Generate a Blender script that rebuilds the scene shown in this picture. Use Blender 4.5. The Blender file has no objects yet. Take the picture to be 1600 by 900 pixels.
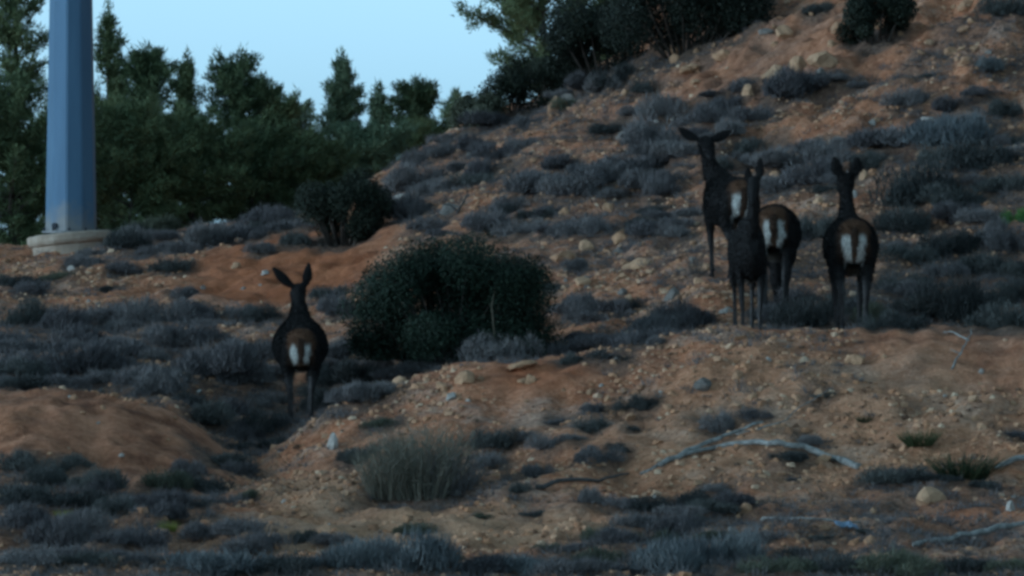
import bpy, bmesh, math, random
import numpy as np
from mathutils import Vector, Matrix, noise as mnoise

scene = bpy.context.scene
COL = scene.collection
R = math.radians

# ------------------------------------------------------------------ camera
FOCAL = 800.0 / math.tan(R(5.0))          # focal length in 1/1600 of the frame width
cam_d = bpy.data.cameras.new('camera')
cam_d.sensor_width = 36.0
cam_d.lens = 18.0 / math.tan(R(5.0))
cam_d.clip_start = 0.5
cam_d.clip_end = 12000
cam = bpy.data.objects.new('camera', cam_d)
COL.objects.link(cam)
cam.location = (0, 0, 0)
cam.rotation_euler = (R(90), 0, 0)
scene.camera = cam

# ------------------------------------------------------------------ sky and sun (dusk: the sun down among haze behind the camera's left shoulder)
SUN_EL, SUN_AZ = 7.0, -105.0
world = bpy.data.worlds.new('World')
scene.world = world
world.use_nodes = True
wt = world.node_tree
sky = wt.nodes.new('ShaderNodeTexSky')
sky.sky_type = 'NISHITA'
sky.sun_disc = False
sky.sun_elevation = R(SUN_EL)
sky.sun_rotation = R(SUN_AZ)
bw = wt.nodes.new('ShaderNodeRGBToBW')
mixs = wt.nodes.new('ShaderNodeMix'); mixs.data_type = 'RGBA'
mixs.inputs[0].default_value = 1.0
tint = wt.nodes.new('ShaderNodeMix'); tint.data_type = 'RGBA'; tint.blend_type = 'MULTIPLY'
tint.inputs[0].default_value = 1.0
tint.inputs[7].default_value = (0.635, 1.13, 1.48, 1)
wt.links.new(sky.outputs[0], bw.inputs[0])
wt.links.new(sky.outputs[0], mixs.inputs[6])
wt.links.new(bw.outputs[0], mixs.inputs[7])
wt.links.new(mixs.outputs[2], tint.inputs[6])
bgn = wt.nodes['Background']
wt.links.new(tint.outputs[2], bgn.inputs[0])
bgn.inputs[1].default_value = 0.15

sun_d = bpy.data.lights.new('sun', 'SUN')
sun_d.energy = 0.35
sun_d.angle = R(30.0)
sun_d.color = (1.0, 0.66, 0.45)
sun = bpy.data.objects.new('sun', sun_d)
COL.objects.link(sun)
_sd = Vector((math.sin(R(SUN_AZ)) * math.cos(R(SUN_EL)), math.cos(R(SUN_AZ)) * math.cos(R(SUN_EL)), math.sin(R(SUN_EL))))
sun.rotation_euler = (-_sd).to_track_quat('-Z', 'Y').to_euler()

scene.view_settings.view_transform = 'Standard'
scene.view_settings.look = 'None'
scene.view_settings.exposure = 0.85
scene.view_settings.gamma = 1.0
scene.render.engine = 'CYCLES'
scene.cycles.max_bounces = 5
scene.cycles.diffuse_bounces = 3
scene.cycles.filter_width = 3.2

# ------------------------------------------------------------------ helpers
def tag(o, label=None, cat=None, group=None, kind=None):
    if label: o['label'] = label
    if cat: o['category'] = cat
    if group: o['group'] = group
    if kind: o['kind'] = kind
    return o

def empty(name, loc, label, cat, group=None):
    o = bpy.data.objects.new(name, None)
    o.empty_display_size = 0.2
    COL.objects.link(o)
    o.location = loc
    return tag(o, label, cat, group)

def link(name, mesh, mat=None, parent=None, loc=(0, 0, 0)):
    if mat and not mesh.materials:
        mesh.materials.append(mat)
    o = bpy.data.objects.new(name, mesh)
    COL.objects.link(o)
    o.location = loc
    if parent: o.parent = parent
    return o

def raw_mesh(name, V, F, k, smooth=False, tone=None):
    """V (n,3), F (m,k) index array -> mesh, fast"""
    V = np.asarray(V, np.float32); F = np.asarray(F, np.int32)
    me = bpy.data.meshes.new(name)
    me.vertices.add(len(V)); me.vertices.foreach_set('co', V.ravel())
    me.loops.add(F.size); me.loops.foreach_set('vertex_index', F.ravel())
    me.polygons.add(len(F))
    me.polygons.foreach_set('loop_start', np.arange(0, F.size, k, dtype=np.int32))
    me.polygons.foreach_set('use_smooth', np.full(len(F), smooth))
    if tone is not None:
        a = me.attributes.new('tone', 'FLOAT', 'POINT')
        a.data.foreach_set('value', np.asarray(tone, np.float32))
    me.update(calc_edges=True)
    return me

def blades(P, D, L, W, rng, tip=0.0):
    """thin triangles (needles, grass, twigs): base P, direction D, length L, width W"""
    n = len(P)
    D = D / np.maximum(np.linalg.norm(D, axis=1, keepdims=True), 1e-6)
    S = np.cross(D, rng.normal(size=(n, 3)))
    S /= np.maximum(np.linalg.norm(S, axis=1, keepdims=True), 1e-6)
    L = np.broadcast_to(L, (n,))[:, None]; W = np.broadcast_to(W, (n,))[:, None]
    V = np.stack([P - S * W * .5, P + S * W * .5, P + D * L], 1).reshape(-1, 3)
    F = np.arange(3 * n).reshape(n, 3)
    return V, F, np.repeat(rng.random(n), 3)

def leaves(P, N, size, rng):
    """small rhombic leaves (two triangles) centred at P"""
    n = len(P)
    A = np.cross(N, rng.normal(size=(n, 3))); A /= np.maximum(np.linalg.norm(A, axis=1, keepdims=True), 1e-6)
    B = np.cross(N, A); B /= np.maximum(np.linalg.norm(B, axis=1, keepdims=True), 1e-6)
    s = np.broadcast_to(size, (n,))[:, None]
    V = np.stack([P - A * s, P + B * s * .45, P + A * s, P - B * s * .45], 1).reshape(-1, 3)
    F = np.arange(4 * n).reshape(n, 4)
    return V, F, np.repeat(rng.random(n), 4)

def tube(points, radii, sides=7):
    """tapered tube along points, capped: (V, F list)"""
    pts = [Vector(p) for p in points]
    V, F = [], []
    n = len(pts)
    ref = Vector((0.31, 0.17, 0.93))
    for i, p in enumerate(pts):
        d = (pts[min(i + 1, n - 1)] - pts[max(i - 1, 0)]).normalized()
        a = d.cross(ref)
        if a.length < 0.1: a = d.cross(Vector((1, 0, 0)))
        a.normalize(); b = d.cross(a)
        for k in range(sides):
            t = 2 * math.pi * k / sides
            V.append(p + (a * math.cos(t) + b * math.sin(t)) * radii[i])
    for i in range(n - 1):
        for k in range(sides):
            F.append((i * sides + k, i * sides + (k + 1) % sides, (i + 1) * sides + (k + 1) % sides, (i + 1) * sides + k))
    F.append(tuple(range(sides))[::-1]); F.append(tuple((n - 1) * sides + k for k in range(sides)))
    return V, F

class Parts:
    def __init__(s): s.V, s.F = [], []
    def add(s, V, F):
        o = len(s.V); s.V += [tuple(v) for v in V]; s.F += [tuple(i + o for i in f) for f in F]
    def mesh(s, name, smooth=True):
        me = bpy.data.meshes.new(name); me.from_pydata(s.V, [], s.F)
        me.polygons.foreach_set('use_smooth', [smooth] * len(me.polygons)); me.update()
        return me

# value noise on numpy arrays
def vnoise(x, y, seed):
    xi = np.floor(x).astype(np.int64); yi = np.floor(y).astype(np.int64)
    fx = x - xi; fy = y - yi
    fx = fx * fx * (3 - 2 * fx); fy = fy * fy * (3 - 2 * fy)
    def h(a, b):
        n = (a * 374761393 + b * 668265263 + seed * 974634541) & 0x7fffffff
        n = ((n ^ (n >> 13)) * 1274126177) & 0x7fffffff
        n = (n ^ (n >> 16)) & 0xffff
        return n / 65535.0
    return (h(xi, yi) * (1 - fx) + h(xi + 1, yi) * fx) * (1 - fy) + (h(xi, yi + 1) * (1 - fx) + h(xi + 1, yi + 1) * fx) * fy
def fbm(x, y, seed, oct=4):
    s = 0; a = 1; t = 0
    for o in range(oct):
        s = s + a * vnoise(x * 2 ** o + 17.3 * o, y * 2 ** o - 9.1 * o, seed + o); t += a; a *= .5
    return s / t

# ------------------------------------------------------------------ materials
def new_mat(name):
    m = bpy.data.materials.new(name); m.use_nodes = True
    nt = m.node_tree; b = nt.nodes['Principled BSDF']
    b.inputs['Specular IOR Level'].default_value = 0.25
    b.inputs['Roughness'].default_value = 0.85
    return m, nt, b
def node(nt, t, **kw):
    n = nt.nodes.new(t)
    for k, v in kw.items(): setattr(n, k, v)
    return n
def ramp(nt, stops, fac):
    r = node(nt, 'ShaderNodeValToRGB')
    e = r.color_ramp.elements
    while len(e) < len(stops): e.new(0.5)
    for i, (p, c) in enumerate(stops):
        e[i].position = p; e[i].color = (*c, 1)
    nt.links.new(fac, r.inputs[0])
    return r.outputs[0]
def ntex(nt, scale, detail=5, rough=.6, vec=None):
    n = node(nt, 'ShaderNodeTexNoise'); n.inputs['Scale'].default_value = scale
    n.inputs['Detail'].default_value = detail; n.inputs['Roughness'].default_value = rough
    if vec: nt.links.new(vec, n.inputs['Vector'])
    return n.outputs['Fac']
def mixc(nt, fac, a, b, mode='MIX'):
    m = node(nt, 'ShaderNodeMix', data_type='RGBA', blend_type=mode)
    for s, v in ((0, fac), (6, a), (7, b)):
        if hasattr(v, 'links'): nt.links.new(v, m.inputs[s])
        else: m.inputs[s].default_value = v if s == 0 else (*v, 1)
    return m.outputs[2]
def bump(nt, b, h, strength, dist):
    n = node(nt, 'ShaderNodeBump'); n.inputs['Strength'].default_value = strength; n.inputs['Distance'].default_value = dist
    nt.links.new(h, n.inputs['Height']); nt.links.new(n.outputs[0], b.inputs['Normal'])

def foliage_mat(name, dark, mid, light, transl=0.0):
    m, nt, b = new_mat(name)
    at = node(nt, 'ShaderNodeAttribute', attribute_name='tone')
    oi = node(nt, 'ShaderNodeObjectInfo')
    geo = node(nt, 'ShaderNodeNewGeometry')
    nz = ntex(nt, 5.0, 3, .6, geo.outputs['Position'])
    a1 = node(nt, 'ShaderNodeMath', operation='MULTIPLY_ADD'); a1.inputs[1].default_value = .35
    nt.links.new(at.outputs['Fac'], a1.inputs[0])
    a2 = node(nt, 'ShaderNodeMath', operation='MULTIPLY'); a2.inputs[1].default_value = .42
    nt.links.new(oi.outputs['Random'], a2.inputs[0]); nt.links.new(a2.outputs[0], a1.inputs[2])
    a3 = node(nt, 'ShaderNodeMath', operation='MULTIPLY_ADD'); a3.inputs[1].default_value = .45
    nt.links.new(nz, a3.inputs[0]); nt.links.new(a1.outputs[0], a3.inputs[2])
    c = ramp(nt, [(.2, dark), (.52, mid), (.9, light)], a3.outputs[0])
    nt.links.new(c, b.inputs['Base Color'])
    b.inputs['Roughness'].default_value = .7
    return m

M = {}
# soil: clay, pale limestone dust, small stones, dry litter under the scrub
m, nt, b = new_mat('soil'); M['soil'] = m
pos = node(nt, 'ShaderNodeNewGeometry').outputs['Position']
n1 = ntex(nt, .55, 6, .62, pos); n2 = ntex(nt, 3.2, 6, .7, pos); n3 = ntex(nt, 17, 5, .7, pos)
c = ramp(nt, [(.34, (.40, .155, .068)), (.5, (.46, .212, .112)), (.66, (.44, .26, .165))], n1)
c = mixc(nt, .55, c, ramp(nt, [(.36, (.17, .080, .046)), (.5, (.44, .205, .115)), (.64, (.54, .35, .235))], n2))
c = mixc(nt, .5, c, ramp(nt, [(.34, (.09, .052, .036)), (.5, (.42, .205, .118)), (.66, (.62, .43, .31))], n3))
clay = node(nt, 'ShaderNodeAttribute', attribute_name='clay').outputs['Fac']
cc = mixc(nt, .5, ramp(nt, [(.3, (.33, .150, .085)), (.7, (.48, .26, .165))], n2), ramp(nt, [(.3, (.22, .105, .06)), (.7, (.50, .28, .18))], n3))
n4 = ntex(nt, 1.6, 7, .68, pos)
cc = mixc(nt, .75, cc, ramp(nt, [(.36, (.50, .44, .42)), (.5, (.95, .95, .95)), (.62, (1.2, 1.25, 1.3))], n4), 'MULTIPLY')
n5 = ntex(nt, .9, 6, .7, pos)
c = mixc(nt, ramp(nt, [(.50, (0, 0, 0)), (.62, (.8, .8, .8))], n5), c, ramp(nt, [(.35, (.16, .125, .105)), (.5, (.36, .30, .26)), (.66, (.52, .45, .39))], n3))
c = mixc(nt, clay, c, cc)
c = mixc(nt, .6, c, ramp(nt, [(.36, (.58, .56, .60)), (.5, (1, 1, 1)), (.63, (1.18, 1.2, 1.22))], n4), 'MULTIPLY')
red = node(nt, 'ShaderNodeAttribute', attribute_name='red').outputs['Fac']
rf = node(nt, 'ShaderNodeMath', operation='MULTIPLY'); rf.inputs[1].default_value = .8; nt.links.new(red, rf.inputs[0])
c = mixc(nt, rf.outputs[0], c, ramp(nt, [(.3, (.25, .092, .042)), (.5, (.38, .145, .065)), (.7, (.47, .20, .10))], n2))
sand = node(nt, 'ShaderNodeAttribute', attribute_name='sand').outputs['Fac']
sf = node(nt, 'ShaderNodeMath', operation='MULTIPLY'); sf.inputs[1].default_value = .75; nt.links.new(sand, sf.inputs[0])
c = mixc(nt, sf.outputs[0], c, mixc(nt, .5, ramp(nt, [(.34, (.30, .19, .115)), (.5, (.50, .35, .235)), (.66, (.60, .46, .33))], n3), ramp(nt, [(.36, (.38, .26, .17)), (.62, (.58, .43, .30))], n2)))
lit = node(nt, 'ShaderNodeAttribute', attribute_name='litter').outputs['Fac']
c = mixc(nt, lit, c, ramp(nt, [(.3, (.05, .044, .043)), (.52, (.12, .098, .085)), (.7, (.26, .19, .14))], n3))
vo = node(nt, 'ShaderNodeTexVoronoi'); vo.inputs['Scale'].default_value = 26
nt.links.new(pos, vo.inputs['Vector'])
st = ramp(nt, [(.10, (1, 1, 1)), (.2, (0, 0, 0))], vo.outputs['Distance'])
keep = node(nt, 'ShaderNodeMath', operation='GREATER_THAN'); keep.inputs[1].default_value = .55
sep = node(nt, 'ShaderNodeSeparateColor'); nt.links.new(vo.outputs['Color'], sep.inputs[0]); nt.links.new(sep.outputs[0], keep.inputs[0])
k2 = node(nt, 'ShaderNodeMath', operation='MULTIPLY'); nt.links.new(st, k2.inputs[0]); nt.links.new(keep.outputs[0], k2.inputs[1])
c = mixc(nt, k2.outputs[0], c, ramp(nt, [(0, (.28, .19, .12)), (1, (.5, .42, .34))], sep.outputs[1]))
c = mixc(nt, 1.0, c, (1.08, .88, .79), 'MULTIPLY')
nt.links.new(c, b.inputs['Base Color'])
b.inputs['Roughness'].default_value = .95
hh = node(nt, 'ShaderNodeMath', operation='ADD'); nt.links.new(n3, hh.inputs[0]); nt.links.new(k2.outputs[0], hh.inputs[1])
bump(nt, b, hh.outputs[0], 1.0, .06)

def rock_mat(name, stops):
    m, nt, b = new_mat(name)
    tc = node(nt, 'ShaderNodeTexCoord').outputs['Object']
    oi = node(nt, 'ShaderNodeObjectInfo').outputs['Random']
    n = ntex(nt, 6, 6, .65, tc)
    c = mixc(nt, .45, ramp(nt, stops, n), ramp(nt, [(0, stops[0][1]), (.5, stops[1][1]), (1, stops[2][1])], oi))
    nt.links.new(c, b.inputs['Base Color'])
    bump(nt, b, n, .5, .03)
    return m
M['rock'] = rock_mat('limestone', [(.32, (.22, .11, .065)), (.52, (.38, .215, .125)), (.7, (.50, .33, .215))])
M['pale_rock'] = rock_mat('pale_limestone', [(.3, (.25, .21, .18)), (.5, (.35, .31, .28)), (.7, (.46, .43, .40))])
M['grey_rock'] = rock_mat('grey_limestone', [(.3, (.10, .088, .08)), (.5, (.17, .15, .135)), (.7, (.23, .20, .18))])
m, nt, b = new_mat('gravel_stone'); M['gravel'] = m
nt.links.new(ramp(nt, [(0, (.12, .07, .048)), (.35, (.38, .185, .10)), (.86, (.43, .25, .155)), (1, (.47, .34, .24))],
                  node(nt, 'ShaderNodeAttribute', attribute_name='tone').outputs['Fac']), b.inputs['Base Color'])

M['scrub'] = foliage_mat('grey_scrub_leaf', (.042, .041, .046), (.098, .092, .098), (.185, .172, .168))
M['scrub_dark'] = foliage_mat('dark_scrub_leaf', (.018, .021, .022), (.042, .047, .047), (.09, .094, .088))
M['scrub_green'] = foliage_mat('olive_scrub_leaf', (.028, .034, .025), (.065, .075, .052), (.125, .13, .09))
M['broom'] = foliage_mat('grey_olive_stalk', (.06, .058, .046), (.13, .122, .095), (.23, .21, .165))
M['scrub_blue'] = foliage_mat('blue_grey_leaf', (.042, .052, .062), (.095, .11, .12), (.18, .19, .19))
M['tuft'] = foliage_mat('green_grass_blade', (.012, .02, .010), (.028, .042, .018), (.06, .075, .032))
M['yellow'] = foliage_mat('yellow_green_leaf', (.10, .12, .02), (.20, .22, .04), (.30, .31, .08))
M['bright'] = foliage_mat('bright_green_leaf', (.03, .10, .02), (.06, .18, .04), (.11, .25, .07))
M['straw'] = foliage_mat('dry_straw', (.12, .10, .075), (.21, .175, .125), (.33, .28, .20))
M['twig'] = foliage_mat('dead_twig', (.05, .043, .04), (.09, .077, .07), (.16, .135, .12))
M['bush'] = foliage_mat('mastic_leaf', (.005, .012, .008), (.013, .028, .017), (.030, .052, .030))
M['bush_black'] = foliage_mat('dark_bush_leaf', (.006, .010, .007), (.013, .020, .013), (.028, .036, .022))
M['pine'] = foliage_mat('pine_needle', (.030, .050, .026), (.070, .105, .050), (.14, .17, .08))
M['pine_pale'] = foliage_mat('pale_pine_needle', (.055, .088, .060), (.10, .15, .09), (.17, .21, .12))
def wood_mat(name, a, c_, scale=9):
    m, nt, b = new_mat(name)
    tc = node(nt, 'ShaderNodeTexCoord').outputs['Object']
    n = ntex(nt, scale, 6, .7, tc)
    nt.links.new(ramp(nt, [(.35, a), (.65, c_)], n), b.inputs['Base Color'])
    bump(nt, b, n, .6, .02)
    return m
M['bark'] = wood_mat('pine_bark', (.035, .028, .024), (.10, .08, .068))
M['dead_wood'] = wood_mat('weathered_dead_wood', (.12, .118, .112), (.34, .335, .32), 14)
M['straw_stem'] = wood_mat('pale_dry_stem', (.05, .045, .032), (.10, .09, .065), 14)
M['dark_wood'] = wood_mat('dark_dead_wood', (.05, .046, .045), (.085, .08, .08), 14)

# ------------------------------------------------------------------ terrain
# survey of the slope: for each distance from the road, (bearing, dip) pairs turned into heights
ROWS = {
 45: [(-400, 925), (800, 915), (1600, 900)],
 48: [(0, 868), (800, 866), (1600, 846)],
 51: [(0, 805), (300, 800), (400, 806), (600, 812), (1000, 795), (1600, 775)],
 54: [(0, 735), (200, 745), (340, 760), (400, 768), (500, 742), (600, 715), (800, 690), (1000, 672), (1200, 645), (1600, 632)],
 57: [(-300, 630), (0, 622), (100, 620), (230, 630), (300, 660), (345, 705), (395, 724), (500, 660), (600, 603), (740, 570), (850, 563), (1000, 541), (1100, 519), (1300, 515), (1600, 507), (2000, 500)],
 59: [(-300, 640), (0, 632), (230, 642), (300, 664), (350, 700), (400, 704), (465, 696), (540, 664), (600, 626), (740, 594), (850, 580), (1000, 562), (1100, 548), (1300, 546), (1600, 540)],
 61: [(-300, 612), (0, 602), (250, 615), (350, 645), (465, 664), (540, 640), (600, 604), (700, 574), (860, 558), (1000, 545), (1100, 533), (1300, 533), (1600, 526)],
 66: [(-300, 560), (0, 553), (300, 543), (465, 560), (600, 515), (860, 488), (1000, 468), (1112, 428), (1200, 440), (1400, 445), (1600, 428)],
 72: [(0, 497), (300, 492), (450, 490), (560, 450), (700, 410), (860, 385), (1000, 366), (1200, 305), (1600, 215)],
 74: [(0, 476), (250, 474), (330, 478), (450, 478), (550, 460), (620, 415), (700, 388), (860, 355), (1000, 336), (1200, 270), (1600, 172)],
 80: [(0, 428), (110, 414), (250, 407), (350, 395), (450, 372), (550, 368), (620, 340), (700, 312), (860, 250), (1000, 212), (1200, 122), (1600, 10)],
 88: [(0, 392), (42, 386), (110, 378), (200, 373), (350, 358), (500, 330), (600, 275), (700, 220), (860, 166), (1000, 100), (1200, -22), (1600, -172)],
 96: [(0, 402), (200, 387), (400, 352), (500, 336), (600, 282), (700, 214), (860, 150), (1000, 72), (1200, -72), (1600, -262)],
 120: [(0, 430), (400, 385), (600, 325), (700, 250), (860, 160), (1000, 30), (1200, -160), (1600, -410)],
 160: [(0, 440), (600, 370), (800, 220), (1200, -180), (1600, -500)],
 250: [(0, 445), (800, 320), (1200, 0), (1600, -200)],
}
def axis(parts):
    out = []
    for a, b_, s in parts: out.append(np.arange(a, b_ - 1e-6, s))
    out.append([parts[-1][1]])
    return np.concatenate(out)
XS = axis([(-4000, -400, 400), (-400, -60, 20), (-60, -14, 1.5), (-14, -10.2, .25), (-10.2, 10.2, .056), (10.2, 14, .25), (14, 60, 1.5), (60, 400, 20), (400, 4000, 400)])
YS = axis([(-600, -40, 40), (-40, 42, 2), (42, 102, .075), (102, 130, .4), (130, 260, 4), (260, 600, 20), (600, 6000, 400)])
YK = np.array(sorted([-600, 0, 30] + list(ROWS) + [500, 6000]), float)
ZK = np.zeros((len(YK), len(XS)))
for i, Y in enumerate(YK):
    if Y in ROWS:
        us = np.array([p[0] for p in ROWS[Y]]); vs = np.array([p[1] for p in ROWS[Y]])
        ZK[i] = np.interp(XS, (us - 800) / FOCAL * Y, (450 - vs) / FOCAL * Y)
    else:
        ZK[i] = {-600: -4.0, 0: -2.6, 30: -2.5, 500: 0.0, 6000: -12.0}[Y]
# the hill goes on climbing beyond the right edge of the view
def sstep(a, b_, x):
    t = np.clip((x - a) / (b_ - a), 0, 1); return t * t * (3 - 2 * t)
for i, Y in enumerate(YK):
    env = float(sstep(35, 75, Y) * (1 - sstep(220, 500, Y)))
    ZK[i] += env * 34 * sstep(6 + .03 * Y, 85, XS) * (1 - sstep(160, 420, XS))
def pchip(yk, zk, y):
    h = np.diff(yk)[:, None]; d = np.diff(zk, axis=0) / h
    m_ = np.zeros_like(zk)
    w1 = 2 * h[1:] + h[:-1]; w2 = h[1:] + 2 * h[:-1]
    ok = d[:-1] * d[1:] > 0
    with np.errstate(divide='ignore', invalid='ignore'):
        hm = (w1 + w2) / (w1 / d[:-1] + w2 / d[1:])
    m_[1:-1] = np.where(ok, hm, 0); m_[0] = d[0]; m_[-1] = d[-1]
    k = np.clip(np.searchsorted(yk, y, 'right') - 1, 0, len(yk) - 2)
    t = ((y - yk[k]) / (yk[k + 1] - yk[k]))[:, None]; hh_ = (yk[k + 1] - yk[k])[:, None]
    return ((2*t**3 - 3*t**2 + 1) * zk[k] + (t**3 - 2*t**2 + t) * hh_ * m_[k] + (-2*t**3 + 3*t**2) * zk[k + 1] + (t**3 - t**2) * hh_ * m_[k + 1])
Z = pchip(YK, ZK, YS)
GX, GY = np.meshgrid(XS, YS)
near = (np.abs(GX) < 40) & (GY > 20) & (GY < 200)
# smooth the knots a little across x
core = (np.abs(XS) < 10.2)
ker = np.ones(9) / 9
for i in range(len(YS)):
    row = Z[i]; sm = np.convolve(np.pad(row, 4, 'edge'), ker, 'valid'); Z[i] = np.where(core, sm, row)
GU = 800 + GX / np.maximum(GY, 1) * FOCAL
clay_zone = np.zeros_like(Z)
def blob(cx, cy, rx, ry, edge=.35):
    d = np.sqrt(((GX - cx) / rx) ** 2 + ((GY - cy) / ry) ** 2) + (fbm(GX * 1.3, GY * 1.3, 77) - .5) * .7
    return 1 - sstep(1 - edge, 1 + edge, d)
clay_zone = np.maximum(clay_zone, blob(-3.75, 55.6, 1.15, 2.3))
clay_zone = np.maximum(clay_zone, .7 * blob(-5.0, 56.6, .9, 1.2))
clay_zone = np.maximum(clay_zone, blob(-2.95, 77.6, 1.25, 4.2))
clay_zone = np.maximum(clay_zone, .8 * blob(.2, 56.2, .5, .7))
clay_zone = np.maximum(clay_zone, .7 * blob(4.9, 56, 1.6, 1.8))
clay_zone = np.maximum(clay_zone, .6 * blob(3.6, 81, 2.2, 2.6))
red_zone = np.maximum(blob(-3.05, 77.4, 1.2, 4.0), .8 * blob(.25, 56.3, .5, .6))
sand_zone = np.clip(blob(-.9, 49.6, 1.9, 1.5) + .8 * blob(-1.75, 52.6, .55, 1.7) + .5 * blob(2.6, 53.6, 2.2, 2.2), 0, 1)
up_slope = sstep(70, 76, GY) * sstep(820, 1000, GU) 
n_big = fbm(GX / 2.2, GY / 2.6, 3, 3) - .5
n_mid = fbm(GX / .55, GY / .7, 11, 4) - .5
n_small = fbm(GX / .16, GY / .2, 23, 3) - .5
ridge = np.abs(fbm(GX / .9 + GY * .35, GY / 1.1 - GX * .3, 41, 4) - .5) * 2
rough = .95 + .05 * (1 - clay_zone)
crest = sstep(560, 700, GU) * sstep(55, 56.3, GY) * (1 - sstep(58, 59, GY))
n_big = n_big * (1 - .8 * crest); n_mid = n_mid * (1 - .55 * crest)
Z = Z + near * (n_big * .16 * (1 + up_slope) + n_mid * .30 * rough + n_small * .11 * rough - up_slope * (ridge - .25) * .45)
Z = Z - .13 * np.exp(-(((GX + 6.45) / .8) ** 2 + ((GY - 83.9) / 1.3) ** 2))     # washed out in front of the pole base
def _bil(A, x, y):
    x = np.asarray(x, float); y = np.asarray(y, float)
    i = np.clip(np.searchsorted(XS, x, 'right') - 1, 0, len(XS) - 2); j = np.clip(np.searchsorted(YS, y, 'right') - 1, 0, len(YS) - 2)
    tx = (x - XS[i]) / (XS[i + 1] - XS[i]); ty = (y - YS[j]) / (YS[j + 1] - YS[j])
    return (A[j, i] * (1 - tx) + A[j, i + 1] * tx) * (1 - ty) + (A[j + 1, i] * (1 - tx) + A[j + 1, i + 1] * tx) * ty
def H(x, y): return _bil(Z, x, y)
def hz(x, y): return float(H(x, y))
_YM = np.arange(43, 118, .04)
def ground(u, v):
    """where the line of sight at that bearing and dip first meets the slope"""
    x = (u - 800) / FOCAL * _YM; z = (450 - v) / FOCAL * _YM
    hit = np.nonzero(H(x, _YM) >= z)[0]
    k = hit[0] if len(hit) else len(_YM) - 1
    return Vector((x[k], _YM[k], float(H(x[k], _YM[k]))))
def ppm(y): return FOCAL / y

# zones where the scrub grows thick
def zone(u0, u1, y0, y1, eu=70, ey=1.2):
    return sstep(u0 - eu, u0 + eu, GU) * (1 - sstep(u1 - eu, u1 + eu, GU)) * sstep(y0 - ey, y0 + ey, GY) * (1 - sstep(y1 - ey, y1 + ey, GY))
thick = np.zeros_like(Z)
for zz, am in ((zone(-200, 430, 60, 72.5), 1), (zone(-200, 400, 47, 53.6, 70, .6), 1), (zone(-200, 1800, 40, 47.2, 70, .7), .9), (zone(980, 1800, 47.4, 51, 90, .7), .75),
               (zone(1190, 1800, 60.5, 69, 60, .8), 1), (zone(1380, 1800, 69, 81), .8), (zone(340, 600, 57.6, 62, 40, .8), 1), (zone(600, 1090, 57.8, 61, 60, .5), 1),
               (zone(150, 470, 80, 88), .8), (zone(600, 1250, 66, 90), .45)):
    thick = np.maximum(thick, zz * am)
thick = np.clip(thick * 1.5 * sstep(.30, .62, fbm(GX * 1.5, GY * .9, 58, 4)), 0, 1) * (1 - .8 * clay_zone)
# litter gathers under the scrub: filled in once the shrubs are placed
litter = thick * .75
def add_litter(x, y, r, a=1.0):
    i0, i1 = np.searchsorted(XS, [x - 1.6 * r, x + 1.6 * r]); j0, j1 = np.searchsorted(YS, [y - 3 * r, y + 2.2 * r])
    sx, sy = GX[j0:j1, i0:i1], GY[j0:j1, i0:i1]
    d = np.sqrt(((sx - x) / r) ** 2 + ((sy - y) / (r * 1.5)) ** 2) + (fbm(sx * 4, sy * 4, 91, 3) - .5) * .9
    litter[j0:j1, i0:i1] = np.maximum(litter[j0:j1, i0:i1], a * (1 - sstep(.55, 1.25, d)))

# ------------------------------------------------------------------ plants: mesh makers
def unit(n, rng):
    d = rng.normal(size=(n, 3)); return d / np.linalg.norm(d, axis=1, keepdims=True)
def cushion_mesh(name, seed, n=4200, hgt=.55, bl=.085, bw=.0105, up=.7, ragged=.5):
    """a low cushion of twiggy scrub about 1 m across"""
    rng = np.random.default_rng(seed)
    k = 8 + seed % 4
    cen = np.stack([rng.uniform(-.36, .36, k), rng.uniform(-.30, .30, k), rng.uniform(.0, .10, k)], 1)
    rad = rng.uniform(.10, .26, k)
    w = rng.integers(0, k, n)
    d = unit(n, rng); d[:, 2] = np.abs(d[:, 2])
    rr = rad[w] * (1 - ragged * rng.random(n) ** 1.5 + .22 * (rng.random(n) ** 6))
    P = cen[w] + d * rr[:, None] * np.array([1, 1, hgt / .34])
    P[:, 2] = np.maximum(P[:, 2], 0)
    D = d * (1 - up) + np.array([0, 0, up]) + rng.normal(scale=.33, size=(n, 3))
    L = bl * rng.uniform(.5, 1.4, n)
    V, F, T = blades(P - D * .02, D, L, bw * rng.uniform(.7, 1.6, n), rng)
    # inner twigs from the root
    m2 = n // 18
    w2 = rng.integers(0, k, m2); d2 = unit(m2, rng); d2[:, 2] = np.abs(d2[:, 2]) + .3
    B = cen[w2] * [.7, .7, 0]
    V2, F2, T2 = blades(B, d2, .38 * rng.uniform(.5, 1.25, m2), .012, rng)
    return raw_mesh(name, np.concatenate([V, V2]), np.concatenate([F, F2 + len(V)]), 3, False, np.concatenate([T, T2 * .4]))
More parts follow.
